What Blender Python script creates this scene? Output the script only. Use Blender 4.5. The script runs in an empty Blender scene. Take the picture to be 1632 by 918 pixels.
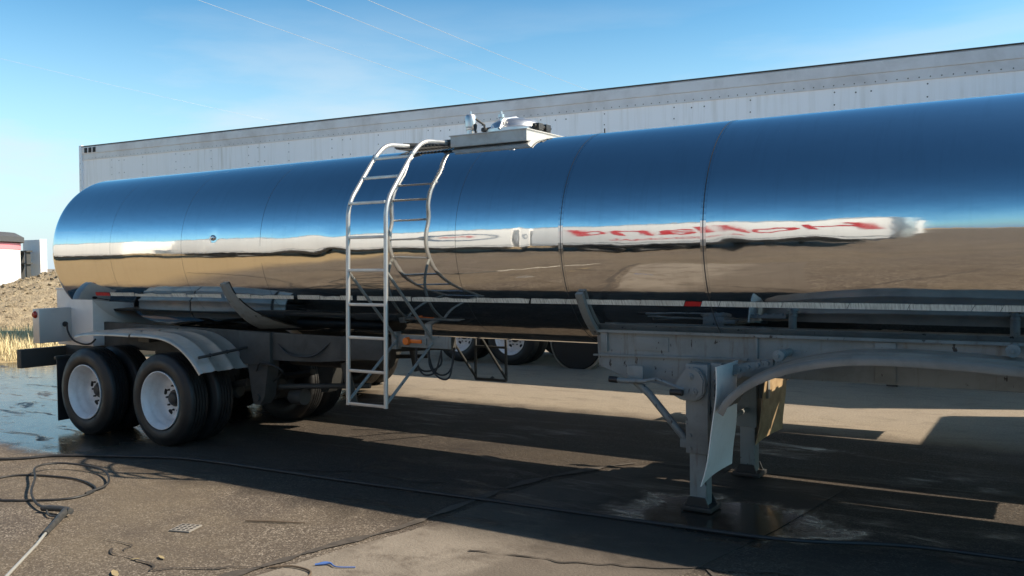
import bpy, bmesh, math, random
from mathutils import Vector, Matrix, noise
R_ = math.radians
random.seed(7)
S = bpy.context.scene
COL = S.collection

# ------------------------------------------------------------------ camera, sky, sun, exposure
cam_d = bpy.data.cameras.new("camera")
cam = bpy.data.objects.new("camera", cam_d)
COL.objects.link(cam)
cam_d.sensor_width = 36.0
cam_d.lens = 31.0
cam_d.clip_start = 0.05
cam_d.clip_end = 3000
cam.location = (0, 0, 1.97)
cam.rotation_euler = (Matrix.Rotation(R_(31.95), 4, 'Z') @ Matrix.Rotation(R_(90 - 1.68), 4, 'X')
                      @ Matrix.Rotation(-0.011, 4, 'Z')).to_euler()
S.camera = cam

SUN_DIR = Vector((0.95, 0.42, 1.0)).normalized()          # towards the sun
SUN_EL = math.asin(SUN_DIR.z)
SUN_ROT = math.atan2(SUN_DIR.x, SUN_DIR.y)

W = bpy.data.worlds.new("World")
S.world = W
W.use_nodes = True
wn = W.node_tree
for n in list(wn.nodes):
    wn.nodes.remove(n)
out = wn.nodes.new('ShaderNodeOutputWorld')
bg = wn.nodes.new('ShaderNodeBackground')
sky = wn.nodes.new('ShaderNodeTexSky')
sky.sky_type = 'NISHITA'
sky.sun_disc = False
sky.sun_elevation = SUN_EL
sky.sun_rotation = SUN_ROT
sky.air_density = 1.0
sky.dust_density = 0.6
sky.ozone_density = 2.2
bg.inputs['Strength'].default_value = 0.115
# thin high cirrus veil
tc = wn.nodes.new('ShaderNodeTexCoord')
mp = wn.nodes.new('ShaderNodeMapping')
mp.inputs['Scale'].default_value = (1.2, 2.2, 9.0)
mp.inputs['Rotation'].default_value = (0.12, 0.0, 0.4)
nz = wn.nodes.new('ShaderNodeTexNoise')
nz.inputs['Scale'].default_value = 1.7
nz.inputs['Detail'].default_value = 6
nz.inputs['Roughness'].default_value = 0.55
rp = wn.nodes.new('ShaderNodeValToRGB')
rp.color_ramp.elements[0].position = 0.50
rp.color_ramp.elements[1].position = 0.68
sx = wn.nodes.new('ShaderNodeSeparateXYZ')
el = wn.nodes.new('ShaderNodeMapRange')
el.inputs['From Min'].default_value = 0.02
el.inputs['From Max'].default_value = 0.29
el.inputs['To Min'].default_value = 0.95
el.inputs['To Max'].default_value = 0.0
mu = wn.nodes.new('ShaderNodeMath'); mu.operation = 'MULTIPLY'
mx = wn.nodes.new('ShaderNodeMixRGB')
mx.inputs['Color2'].default_value = (3.7, 4.1, 4.4, 1)
L = wn.links.new
L(tc.outputs['Generated'], mp.inputs['Vector'])
L(mp.outputs['Vector'], nz.inputs['Vector'])
L(nz.outputs['Fac'], rp.inputs['Fac'])
L(tc.outputs['Generated'], sx.inputs['Vector'])
L(sx.outputs['Z'], el.inputs['Value'])
L(rp.outputs['Color'], mu.inputs[0])
L(el.outputs['Result'], mu.inputs[1])
# deepen the zenith, as in the crisp winter sky of the photograph
sc = wn.nodes.new('ShaderNodeVectorMath'); sc.operation = 'MULTIPLY'
sc.inputs[1].default_value = (0.150, 0.178, 0.154)
gm = wn.nodes.new('ShaderNodeGamma'); gm.inputs['Gamma'].default_value = 1.85
s2 = wn.nodes.new('ShaderNodeVectorMath'); s2.operation = 'SCALE'
s2.inputs['Scale'].default_value = 7.0
L(sky.outputs['Color'], sc.inputs[0]); L(sc.outputs['Vector'], gm.inputs['Color'])
hz = wn.nodes.new('ShaderNodeMixRGB'); hz.inputs['Color2'].default_value = (3.3, 3.9, 4.5, 1)   # pale winter haze low down
hr = wn.nodes.new('ShaderNodeMapRange'); hr.interpolation_type = 'SMOOTHSTEP'
for k_, v_ in (('From Min', -0.02), ('From Max', 0.32), ('To Min', 0.92), ('To Max', 0.0)): hr.inputs[k_].default_value = v_
# the low sky is hazy and pale to the north-west, clear and blue to the south-east
dp = wn.nodes.new('ShaderNodeVectorMath'); dp.operation = 'DOT_PRODUCT'; dp.inputs[1].default_value = (-0.6, 0.8, 0.0)
dr = wn.nodes.new('ShaderNodeMapRange'); dr.interpolation_type = 'SMOOTHSTEP'
for k_, v_ in (('From Min', -0.30), ('From Max', 0.35), ('To Min', 0.0), ('To Max', 1.0)): dr.inputs[k_].default_value = v_
hc = wn.nodes.new('ShaderNodeMixRGB'); hc.inputs['Color1'].default_value = (1.15, 2.1, 3.4, 1); hc.inputs['Color2'].default_value = (3.3, 3.9, 4.5, 1)
L(tc.outputs['Generated'], dp.inputs[0]); L(dp.outputs['Value'], dr.inputs['Value'])
L(dr.outputs['Result'], hc.inputs['Fac']); L(hc.outputs['Color'], hz.inputs['Color2'])
mw = wn.nodes.new('ShaderNodeMath'); mw.operation = 'MULTIPLY'
L(mu.outputs['Value'], mw.inputs[0]); L(dr.outputs['Result'], mw.inputs[1]); L(mw.outputs['Value'], mx.inputs['Fac'])
L(gm.outputs['Color'], s2.inputs[0]); L(s2.outputs['Vector'], hz.inputs['Color1'])
L(sx.outputs['Z'], hr.inputs['Value']); L(hr.outputs['Result'], hz.inputs['Fac']); L(hz.outputs['Color'], mx.inputs['Color1'])
L(mx.outputs['Color'], bg.inputs['Color'])
L(bg.outputs['Background'], out.inputs['Surface'])

sun_d = bpy.data.lights.new("sun", 'SUN')
sun_d.energy = 4.8
sun_d.angle = R_(0.53)
sun_d.color = (1.0, 0.87, 0.70)
sun = bpy.data.objects.new("sun", sun_d)
COL.objects.link(sun)
sun.rotation_euler = SUN_DIR.to_track_quat('Z', 'Y').to_euler()
sun.location = SUN_DIR * 60

S.view_settings.view_transform = 'Standard'
S.view_settings.look = 'None'
S.view_settings.gamma = 1
S.view_settings.use_curve_mapping = False
S.view_settings.exposure = 0.9
S.render.resolution_x = 1024
S.render.resolution_y = 576

# ------------------------------------------------------------------ materials
class MT:
    """small node-tree helper"""
    def __init__(s, name):
        s.m = bpy.data.materials.new(name)
        s.m.use_nodes = True
        s.t = s.m.node_tree
        s.b = s.t.nodes['Principled BSDF']
    def n(s, typ, **kw):
        nd = s.t.nodes.new(typ)
        for k, v in kw.items():
            if k in nd.inputs: nd.inputs[k].default_value = v
            else: setattr(nd, k, v)
        return nd
    def l(s, a, b): s.t.links.new(a, b)
    def pos(s, scale=(1, 1, 1), obj=False, rot=(0, 0, 0)):
        g = s.n('ShaderNodeTexCoord').outputs['Object'] if obj else s.n('ShaderNodeNewGeometry').outputs['Position']
        m = s.n('ShaderNodeMapping')
        m.inputs['Scale'].default_value = scale
        m.inputs['Rotation'].default_value = rot
        s.l(g, m.inputs['Vector'])
        return m.outputs['Vector']
    def noise(s, vec, scale, detail=4, rough=0.55, dist=0.0):
        nd = s.n('ShaderNodeTexNoise')
        nd.inputs['Scale'].default_value = scale
        nd.inputs['Detail'].default_value = detail
        nd.inputs['Roughness'].default_value = rough
        nd.inputs['Distortion'].default_value = dist
        s.l(vec, nd.inputs['Vector'])
        return nd.outputs['Fac']
    def ramp(s, fac, stops):
        r = s.n('ShaderNodeValToRGB')
        e = r.color_ramp.elements
        while len(e) < len(stops): e.new(0.5)
        for i, (p, c) in enumerate(stops):
            e[i].position = p
            e[i].color = (c, c, c, 1) if isinstance(c, (int, float)) else (*c, 1)
        s.l(fac, r.inputs['Fac'])
        return r.outputs['Color']
    def mix(s, fac, a, b, typ='MIX'):
        x = s.n('ShaderNodeMixRGB', blend_type=typ)
        for sock, v in ((x.inputs['Fac'], fac), (x.inputs['Color1'], a), (x.inputs['Color2'], b)):
            if hasattr(v, 'links'): s.l(v, sock)
            elif isinstance(v, (int, float)): sock.default_value = v if sock.name == 'Fac' else (v, v, v, 1)
            else: sock.default_value = (*v, 1)
        return x.outputs['Color']
    def math(s, op, a, b=0.0, clamp=False):
        x = s.n('ShaderNodeMath', operation=op)
        x.use_clamp = clamp
        for i, v in enumerate((a, b)):
            if hasattr(v, 'links'): s.l(v, x.inputs[i])
            else: x.inputs[i].default_value = v
        return x.outputs['Value']
    def smooth(s, v, a, b):
        r = s.n('ShaderNodeMapRange', interpolation_type='SMOOTHSTEP')
        r.inputs['From Min'].default_value = a
        r.inputs['From Max'].default_value = b
        if a > b:
            r.inputs['From Min'].default_value = b
            r.inputs['From Max'].default_value = a
            r.inputs['To Min'].default_value = 1
            r.inputs['To Max'].default_value = 0
        s.l(v, r.inputs['Value'])
        return r.outputs['Result']
    def bump(s, h, strength, dist):
        b = s.n('ShaderNodeBump')
        b.inputs['Strength'].default_value = strength
        b.inputs['Distance'].default_value = dist
        s.l(h, b.inputs['Height'])
        s.l(b.outputs['Normal'], s.b.inputs['Normal'])

def paint(name, col, rough=0.45, metal=0.0, dirt=0.25, dirt_col=(0.09, 0.075, 0.055), scale=3.0, bump=0.0, chips=0.0, rust=0.0):
    t = MT(name)
    v = t.pos()
    f = t.noise(v, scale, 6, 0.65, 0.4)
    d = t.ramp(f, [(0.45, 0.0), (0.75, 1.0)])
    d = t.math('MULTIPLY', d, dirt)
    c = t.mix(d, col, dirt_col)
    if chips:
        cf = t.noise(t.pos((1, 1, 0.45)), 17, 4, 0.6)
        cm = t.ramp(cf, [(chips, 0.0), (chips + 0.03, 1.0)])
        c = t.mix(cm, c, (0.02, 0.018, 0.016))
    if rust:
        ru = t.noise(t.pos((6, 6, 0.7)), 2.6, 6, 0.7)
        c = t.mix(t.math('MULTIPLY', t.ramp(ru, [(0.56, 0.0), (0.70, 1.0)]), rust), c, (0.105, 0.058, 0.03))
    t.l(c, t.b.inputs['Base Color'])
    rr = t.ramp(f, [(0.3, rough * 0.8), (0.75, min(1, rough * 1.4))])
    t.l(rr, t.b.inputs['Roughness'])
    t.b.inputs['Metallic'].default_value = metal
    if bump:
        t.bump(t.noise(v, 60, 3), bump, 0.004)
    return t.m

M = {}
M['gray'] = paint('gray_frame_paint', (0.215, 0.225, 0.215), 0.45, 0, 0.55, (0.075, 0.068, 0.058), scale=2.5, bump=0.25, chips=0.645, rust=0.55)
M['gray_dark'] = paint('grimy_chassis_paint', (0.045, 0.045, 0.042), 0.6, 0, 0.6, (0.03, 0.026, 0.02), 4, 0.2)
M['black'] = paint('black_rubber_flap', (0.012, 0.012, 0.013), 0.6, 0, 0.3, (0.04, 0.036, 0.03), 5)
M['black_steel'] = paint('black_steel', (0.018, 0.017, 0.016), 0.5, 0, 0.5, (0.06, 0.05, 0.04), 6)
M['hose'] = paint('black_hose_rubber', (0.016, 0.016, 0.017), 0.55, 0, 0.35, (0.06, 0.05, 0.04), 9)
M['alu'] = paint('aluminium_tube', (0.50, 0.49, 0.47), 0.38, 0.7, 0.2, (0.3, 0.28, 0.25), 8)
M['fender'] = paint('aluminium_fender', (0.42, 0.385, 0.335), 0.4, 0.45, 0.35, (0.16, 0.14, 0.115), 5)
M['poly_fender'] = paint('grimy_poly_fender', (0.225, 0.195, 0.16), 0.4, 0.1, 0.5, (0.07, 0.058, 0.045), 3.5)
M['stainless'] = paint('brushed_stainless', (0.62, 0.61, 0.6), 0.33, 0.9, 0.25, (0.25, 0.23, 0.2), 6)
M['cabinet'] = paint('cabinet_sheet', (0.74, 0.69, 0.64), 0.45, 0.1, 0.2, (0.35, 0.32, 0.28), 3)
M['lamp_box'] = paint('lamp_box_sheet', (0.50, 0.48, 0.46), 0.42, 0.45, 0.2, (0.35, 0.32, 0.28), 3)
M['underframe'] = paint('dusty_underframe', (0.10, 0.088, 0.072), 0.7, 0, 0.4)
M['spill'] = paint('spill_box_sheet', (0.44, 0.43, 0.41), 0.5, 0.3, 0.45, (0.25, 0.225, 0.19), 7)
M['white_rim'] = paint('white_rim_paint', (0.68, 0.67, 0.665), 0.38, 0, 0.34, (0.30, 0.26, 0.21), 9)
M['hub'] = paint('greasy_hub', (0.05, 0.05, 0.05), 0.5, 0.3, 0.4, (0.02, 0.02, 0.018), 14)
M['flap_white'] = paint('white_poly_flap', (0.74, 0.69, 0.62), 0.4, 0, 0.25, (0.38, 0.34, 0.28), 5)
M['tape_w'] = paint('worn_silver_tape', (0.62, 0.65, 0.60), 0.35, 0.0, 0.6, (0.28, 0.28, 0.25), 14)
M['tape_r'] = paint('red_tape', (0.55, 0.03, 0.03), 0.35, 0.0, 0.3, (0.2, 0.02, 0.02), 14)
M['amber'] = paint('amber_lens', (0.75, 0.16, 0.02), 0.2, 0, 0.1)
M['red_lens'] = paint('red_lens', (0.35, 0.03, 0.015), 0.2, 0, 0.1)
M['trailer_rail'] = paint('weathered_rail', (0.70, 0.665, 0.66), 0.5, 0.2, 0.3, (0.22, 0.2, 0.18), 2)
M['rivet'] = paint('dull_rivets', (0.13, 0.125, 0.125), 0.5, 0.4, 0.2)
M['red_paint'] = paint('red_lettering', (0.60, 0.04, 0.05), 0.5, 0, 0.1)
M['blue_paint'] = paint('slate_lettering', (0.10, 0.16, 0.24), 0.5, 0, 0.1)
M['roof_dark'] = paint('dark_roofing', (0.06, 0.06, 0.065), 0.7, 0, 0.3, (0.12, 0.11, 0.1))
M['pale_wall'] = paint('white_wall', (0.80, 0.79, 0.77), 0.6, 0, 0.1, (0.6, 0.57, 0.5), 1)
M['gray_wall'] = paint('pale_gray_box', (0.60, 0.63, 0.66), 0.6, 0, 0.15, (0.33, 0.33, 0.32), 1)
M['pink'] = paint('pinkish_stripe', (0.72, 0.22, 0.25), 0.6, 0, 0.1)
M['bark'] = paint('gray_bark', (0.10, 0.085, 0.07), 0.9, 0, 0.3)
M['wire'] = paint('bare_wire', (0.62, 0.62, 0.62), 0.35, 0.6, 0.0)
M['leaf'] = paint('dry_leaf', (0.26, 0.205, 0.11), 0.8, 0, 0.4, (0.3, 0.2, 0.08), 20)
M['stick'] = paint('twig', (0.10, 0.07, 0.045), 0.9, 0, 0.3)
M['blue_rag'] = paint('blue_plastic', (0.06, 0.13, 0.35), 0.5, 0, 0.2)
M['grate'] = paint('pale_grate', (0.22, 0.20, 0.175), 0.6, 0.1, 0.4, (0.2, 0.17, 0.14), 30)
M['dark_hole'] = paint('dark_recess', (0.01, 0.01, 0.01), 0.8, 0, 0.0)
M['lance'] = paint('lance_tube', (0.55, 0.53, 0.48), 0.4, 0.6, 0.3)
M['gun'] = paint('gun_plastic', (0.03, 0.03, 0.03), 0.5, 0, 0.5, (0.10, 0.09, 0.07), 20)

# brown, sun-bleached flap: thin and a little translucent
t = MT('dirty_poly_flap')
f = t.noise(t.pos(), 9, 5, 0.65)
t.l(t.ramp(f, [(0.3, (0.24, 0.155, 0.08)), (0.7, (0.44, 0.32, 0.18))]), t.b.inputs['Base Color'])
t.b.inputs['Roughness'].default_value = 0.6
M['flap_brown'] = t.m

t = MT('streaked_silver_tape')
f = t.noise(t.pos((26, 2, 2)), 3, 4, 0.7); g_ = t.noise(t.pos((1, 1, 1)), 2.0, 4, 0.6)
c = t.ramp(f, [(0.30, (0.30, 0.30, 0.27)), (0.55, (0.80, 0.82, 0.76))])
t.l(t.mix(t.ramp(g_, [(0.45, 0.0), (0.7, 0.6)]), c, (0.50, 0.50, 0.45)), t.b.inputs['Base Color'])
t.b.inputs['Roughness'].default_value = 0.4
M['tape_w'] = t.m
# tyre rubber
t = MT('tyre_rubber')
f = t.noise(t.pos(), 7, 5, 0.65)
t.l(t.ramp(f, [(0.40, (0.0075, 0.0075, 0.008)), (0.62, (0.014, 0.0135, 0.013)), (0.78, (0.038, 0.034, 0.029))]), t.b.inputs['Base Color'])
t.l(t.ramp(f, [(0.3, 0.42), (0.8, 0.75)]), t.b.inputs['Roughness'])
t.bump(t.noise(t.pos(), 90, 2), 0.15, 0.003)
M['tyre'] = t.m

# polished stainless tank skin: fine rolled-sheet waviness
t = MT('polished_tank_skin')
v = t.pos((0.75, 1.6, 1.6))
h1 = t.noise(v, 1.5, 3, 0.5, 0.3)
h2 = t.noise(t.pos((1.1, 2.6, 2.6)), 5.0, 2, 0.5, 0.2)
h = t.math('ADD', t.math('MULTIPLY', h1, 0.8), t.math('MULTIPLY', h2, 0.10))
t.bump(h, 1.0, 0.0036)
br = t.noise(t.pos((0.15, 9, 9)), 12, 4, 0.6)
sm = t.noise(t.pos((0.7, 1.3, 1.3)), 2.6, 5, 0.65, 0.5)
t.l(t.math('ADD', t.ramp(sm, [(0.35, 0.025), (0.8, 0.075)]), t.math('MULTIPLY', br, 0.02)), t.b.inputs['Roughness'])
t.l(t.mix(t.ramp(sm, [(0.4, 0.0), (0.8, 0.35)]), (0.70, 0.695, 0.69), (0.62, 0.61, 0.595)), t.b.inputs['Base Color'])
run = t.noise(t.pos((7, 0.6, 0.6)), 2.4, 5, 0.7)
t.l(t.mix(t.ramp(run, [(0.52, 0.0), (0.80, 0.30)]), t.mix(t.ramp(sm, [(0.4, 0.0), (0.8, 0.35)]), (0.73, 0.71, 0.685), (0.64, 0.615, 0.585)), (0.50, 0.48, 0.455)), t.b.inputs['Base Color'])
t.b.inputs['Metallic'].default_value = 1.0
M['tank'] = t.m
M['weld_band'] = paint('ground_weld_band', (0.66, 0.65, 0.635), 0.11, 1.0, 0.25, (0.4, 0.385, 0.36), 9)
M['seam'] = paint('seam_groove', (0.07, 0.075, 0.08), 0.5, 0.6, 0)

# box-trailer side sheet: white paint, vertical run-off streaks
t = MT('trailer_side_sheet')
a = t.noise(t.pos((5.5, 5.5, 0.25)), 2.2, 5, 0.6)
b2 = t.noise(t.pos(), 0.6, 4)
k = t.math('MULTIPLY', t.ramp(a, [(0.48, 0.0), (0.72, 1.0)]), t.ramp(b2, [(0.35, 0.1), (0.7, 0.75)]))
t.l(t.mix(k, (0.90, 0.885, 0.895), (0.58, 0.54, 0.49)), t.b.inputs['Base Color'])
t.b.inputs['Roughness'].default_value = 0.42
t.bump(t.noise(t.pos(), 1.2, 2), 0.3, 0.01)
M['side'] = t.m

# ------------------------------------------------------------------ mesh helpers
def box(bm, x0, x1, y0, y1, z0, z1, bev=0.0, mi=0):
    vs = [bm.verts.new((x, y, z)) for z in (z0, z1) for y in (y0, y1) for x in (x0, x1)]
    fs = [(0, 2, 3, 1), (4, 5, 7, 6), (0, 1, 5, 4), (2, 6, 7, 3), (0, 4, 6, 2), (1, 3, 7, 5)]
    fl = [bm.faces.new([vs[i] for i in q]) for q in fs]
    for q in fl: q.material_index = mi
    if bev:
        es = {e for q in fl for e in q.edges}
        r = bmesh.ops.bevel(bm, geom=list(es), offset=bev, segments=2, affect='EDGES', profile=0.6)
        for q in r['faces']: q.material_index = mi

def prism(bm, poly, lo, hi, plane='xz', mi=0):
    """extrude a polygon: plane 'xz' goes along y, 'yz' along x, 'xy' along z"""
    def P(a, b, c):
        return {'xz': (a, c, b), 'yz': (c, a, b), 'xy': (a, b, c)}[plane]
    A = [bm.verts.new(P(a, b, lo)) for a, b in poly]
    B = [bm.verts.new(P(a, b, hi)) for a, b in poly]
    n = len(poly)
    fl = [bm.faces.new(A), bm.faces.new(B[::-1])]
    for i in range(n):
        fl.append(bm.faces.new((A[i], B[i], B[(i + 1) % n], A[(i + 1) % n])))
    for q in fl: q.material_index = mi

def tube(bm, pts, r, seg=10, mi=0, square=False, flat=1.0):
    pts = [Vector(p) for p in pts]
    n = len(pts)
    rs = r if isinstance(r, (list, tuple)) else [r] * n
    rings = []
    up = None
    for i, p in enumerate(pts):
        d = ((pts[min(i + 1, n - 1)] - p).normalized() + (p - pts[max(i - 1, 0)]).normalized())
        if d.length < 1e-6: d = pts[-1] - pts[0]
        d.normalize()
        if up is None:
            up = Vector((0, 0, 1)) if abs(d.z) < 0.9 else Vector((1, 0, 0))
        s = d.cross(up)
        if s.length < 1e-4: s = d.cross(Vector((0, 1, 0)))
        s.normalize()
        u = s.cross(d).normalized()
        up = u
        # mitre: widen at bends
        c = 1.0
        if 0 < i < n - 1:
            c = 1.0 / max(0.6, math.cos((pts[i + 1] - p).angle(p - pts[i - 1]) / 2))
        ring = []
        for k in range(seg):
            a = 2 * math.pi * (k + (0.5 if square else 0)) / seg
            q = 1.414 if square else 1.0
            ring.append(bm.verts.new(p + (s * math.cos(a) + u * math.sin(a) * flat) * rs[i] * q * (c if seg > 4 else 1)))
        rings.append(ring)
    fl = []
    for i in range(n - 1):
        for k in range(seg):
            fl.append(bm.faces.new((rings[i][k], rings[i][(k + 1) % seg], rings[i + 1][(k + 1) % seg], rings[i + 1][k])))
    fl.append(bm.faces.new(rings[0][::-1]))
    fl.append(bm.faces.new(rings[-1]))
    for q in fl: q.material_index = mi

def bend(pts, rad=0.08, steps=5):
    """round the corners of a polyline"""
    pts = [Vector(p) for p in pts]
    o = [pts[0]]
    for i in range(1, len(pts) - 1):
        a, b, c = pts[i - 1], pts[i], pts[i + 1]
        d1 = min(rad, (a - b).length * 0.45); d2 = min(rad, (c - b).length * 0.45)
        p, q = b + (a - b).normalized() * d1, b + (c - b).normalized() * d2
        for k in range(steps + 1):
            u = k / steps
            o.append(p * (1 - u) ** 2 + b * 2 * u * (1 - u) + q * u * u)
    o.append(pts[-1])
    return o

def spline(pts, per=8):
    pts = [Vector(p) for p in pts]
    P = [pts[0] * 2 - pts[1]] + pts + [pts[-1] * 2 - pts[-2]]
    o = []
    for i in range(1, len(P) - 2):
        p0, p1, p2, p3 = P[i - 1:i + 3]
        for k in range(per):
            u = k / per
            o.append(0.5 * ((2 * p1) + (p2 - p0) * u + (2 * p0 - 5 * p1 + 4 * p2 - p3) * u * u + (3 * p1 - p0 - 3 * p2 + p3) * u ** 3))
    o.append(pts[-1])
    return o

def lathe(bm, prof, axis='y', c=(0, 0, 0), seg=40, mi=0):
    """prof: list of (r, t) along the axis"""
    rings = []
    for r, tt in prof:
        if r < 1e-5:
            p = {'y': (0, tt, 0), 'z': (0, 0, tt), 'x': (tt, 0, 0)}[axis]
            rings.append([bm.verts.new(Vector(c) + Vector(p))])
            continue
        ring = []
        for k in range(seg):
            a = 2 * math.pi * k / seg
            u, w = r * math.cos(a), r * math.sin(a)
            p = {'y': (u, tt, w), 'z': (u, w, tt), 'x': (tt, u, w)}[axis]
            ring.append(bm.verts.new(Vector(c) + Vector(p)))
        rings.append(ring)
    for A, B in zip(rings, rings[1:]):
        for k in range(seg):
            k2 = (k + 1) % seg
            if len(A) == 1 and len(B) == 1: continue
            if len(A) == 1: q = (A[0], B[k2], B[k])
            elif len(B) == 1: q = (A[k], A[k2], B[0])
            else: q = (A[k], A[k2], B[k2], B[k])
            bm.faces.new(q).material_index = mi

def obj(name, bm, mats, parent=None, loc=None, sharp=38, smooth=True, fix=True):
    """link bm as ONE mesh object. World-space bm; under a parent it is stored relative to the parent's world origin."""
    if fix: bmesh.ops.recalc_face_normals(bm, faces=bm.faces)
    off = Vector(loc) if loc is not None else Vector((0, 0, 0))
    me = bpy.data.meshes.new(name)
    po = world_origin(parent) if parent else Vector((0, 0, 0))
    if loc is None and parent is not None:
        bmesh.ops.translate(bm, verts=bm.verts, vec=-po)
    if smooth:
        for q in bm.faces: q.smooth = True
    bm.to_mesh(me); bm.free()
    if smooth: me.set_sharp_from_angle(angle=R_(sharp))
    for m in (mats if isinstance(mats, (list, tuple)) else [mats]): me.materials.append(m)
    o = bpy.data.objects.new(name, me)
    COL.objects.link(o)
    if parent: o.parent = parent
    if loc is not None: o.location = off - po
    return o

def world_origin(o):
    p = Vector((0, 0, 0))
    while o is not None:
        p += o.location
        o = o.parent
    return p

def empty(name, loc, parent=None):
    o = bpy.data.objects.new(name, None)
    COL.objects.link(o)
    if parent: o.parent = parent; o.location = Vector(loc) - world_origin(parent)
    else: o.location = loc
    o.empty_display_size = 0.2
    return o

def tag(o, label=None, cat=None, group=None, kind=None):
    if label: o['label'] = label
    if cat: o['category'] = cat
    if group: o['group'] = group
    if kind: o['kind'] = kind
    return o

def copy_tree(o, parent=None, skip=()):
    c = o.copy(); COL.objects.link(c)
    c.parent = parent
    for ch in list(o.children):
        if ch.name.split('.')[0] in skip: continue
        copy_tree(ch, c, skip)
    return c

def B(): return bmesh.new()

# ------------------------------------------------------------------ ground
def ground_mat(name, concrete=False):
    t = MT(name)
    P = t.pos()
    sep = t.n('ShaderNodeSeparateXYZ'); t.l(P, sep.inputs['Vector'])
    X, Y = sep.outputs['X'], sep.outputs['Y']
    big = t.noise(P, 0.35, 5, 0.6, 0.3)
    mid = t.noise(P, 2.2, 6, 0.65, 0.4)
    fine = t.noise(P, 42, 3, 0.7)
    vor = t.n('ShaderNodeTexVoronoi'); vor.inputs['Scale'].default_value = 95
    t.l(P, vor.inputs['Vector'])
    vc = t.n('ShaderNodeSeparateColor'); t.l(vor.outputs['Color'], vc.inputs['Color'])
    stone = vc.outputs['Red']
    if concrete:
        base = t.ramp(mid, [(0.30, (0.15, 0.127, 0.102)), (0.70, (0.225, 0.193, 0.157))])
        base = t.mix(t.math('MULTIPLY', t.ramp(fine, [(0.3, 0.0), (0.75, 1.0)]), 0.35), base, (0.13, 0.11, 0.088))
        st = t.noise(t.pos((1.0, 1.6, 1)), 1.5, 6, 0.7, 1.0)
        base = t.mix(t.ramp(st, [(0.52, 0.0), (0.66, 0.75)]), base, (0.078, 0.060, 0.047))
    else:
        near = t.ramp(stone, [(0.0, (0.022, 0.017, 0.013)), (0.40, (0.075, 0.059, 0.046)), (0.80, (0.140, 0.113, 0.089)), (0.95, (0.30, 0.258, 0.21))])
        near = t.mix(t.ramp(mid, [(0.40, 0.0), (0.72, 0.6)]), near, (0.068, 0.053, 0.041))
        near = t.mix(t.ramp(big, [(0.42, 0.0), (0.65, 0.55)]), near, (0.135, 0.105, 0.068))
        near = t.mix(t.ramp(t.noise(t.pos((1, 1.5, 1)), 1.1, 5, 0.7, 0.8), [(0.5, 0.0), (0.7, 0.6)]), near, (0.05, 0.038, 0.030))
        near = t.mix(t.math('MULTIPLY', t.ramp(fine, [(0.3, 0.0), (0.75, 1.0)]), 0.22), near, (0.115, 0.092, 0.072))
        far = t.ramp(fine, [(0.25, (0.19, 0.157, 0.118)), (0.75, (0.29, 0.245, 0.19))])
        far = t.mix(t.ramp(mid, [(0.40, 0.0), (0.75, 0.35)]), far, (0.17, 0.14, 0.104))
        far = t.mix(t.ramp(stone, [(0.0, 0.45), (0.25, 0.0)]), far, (0.10, 0.082, 0.06))
        far = t.mix(t.ramp(t.noise(t.pos((0.8, 2.2, 1)), 1.6, 6, 0.72, 0.8), [(0.52, 0.0), (0.66, 0.6)]), far, (0.135, 0.11, 0.082))
        k = t.smooth(t.math('ADD', Y, t.math('MULTIPLY', mid, 0.5)), 10.0, 10.9)
        verge = t.math('MULTIPLY', t.smooth(X, -10.6, -12.6), t.smooth(t.math('ADD', Y, t.math('MULTIPLY', mid, 1.0)), 6.6, 5.2))
        base = t.mix(t.math('MULTIPLY', verge, 0.85), t.mix(k, near, far), (0.30, 0.215, 0.11))
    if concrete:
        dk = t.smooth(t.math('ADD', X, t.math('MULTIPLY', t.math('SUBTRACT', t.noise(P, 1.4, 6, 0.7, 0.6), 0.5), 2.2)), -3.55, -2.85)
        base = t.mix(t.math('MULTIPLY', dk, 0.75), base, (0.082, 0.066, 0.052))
    # washed, wet area round the tanker, darkened further to paint in its shade
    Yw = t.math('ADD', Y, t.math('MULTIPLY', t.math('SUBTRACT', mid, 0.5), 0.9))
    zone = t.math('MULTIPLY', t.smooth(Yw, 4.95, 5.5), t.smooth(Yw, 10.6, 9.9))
    leftpool = t.math('MULTIPLY', t.smooth(X, -8.0, -9.2), t.smooth(t.math('ADD', Y, t.math('MULTIPLY', t.math('SUBTRACT', mid, 0.5), 1.2)), 11.8, 9.6))
    streak = t.noise(t.pos((0.55, 1.9, 1)), 1.7, 6, 0.68, 0.6)
    wet_n = t.ramp(streak, [(0.36, 0.15), (0.60, 1.0)])
    pool_n = t.ramp(streak, [(0.33, 0.35), (0.43, 1.0)])
    wetA = t.math('MULTIPLY', t.math('MULTIPLY', zone, t.ramp(streak, [(0.50, 0.0), (0.66, 0.85)])), t.ramp(t.noise(t.pos((0.7, 1.0, 1)), 0.55, 2), [(0.42, 0.25), (0.62, 1.0)]))
    wetB = t.math('MULTIPLY', t.math('MULTIPLY', leftpool, t.smooth(Yw, 4.95, 5.5)), pool_n)
    damp_shade = t.math('MULTIPLY', zone, 0.92)
    pv = t.n('ShaderNodeVectorMath', operation='DISTANCE'); t.l(t.pos((0.8, 1.25, 0)), pv.inputs[0]); pv.inputs[1].default_value = (-1.75, 8.15, 0)
    pud = t.smooth(t.math('ADD', pv.outputs['Value'], t.math('MULTIPLY', t.math('SUBTRACT', mid, 0.5), 1.1)), 0.85, 0.55)
    wet = t.math('MAXIMUM', t.math('MAXIMUM', wetA, wetB), pud)
    dark = t.math('MAXIMUM', wet, damp_shade)
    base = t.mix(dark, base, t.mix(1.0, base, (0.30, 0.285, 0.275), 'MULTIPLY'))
    t.l(base, t.b.inputs['Base Color'])
    dryr = 0.85
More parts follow.
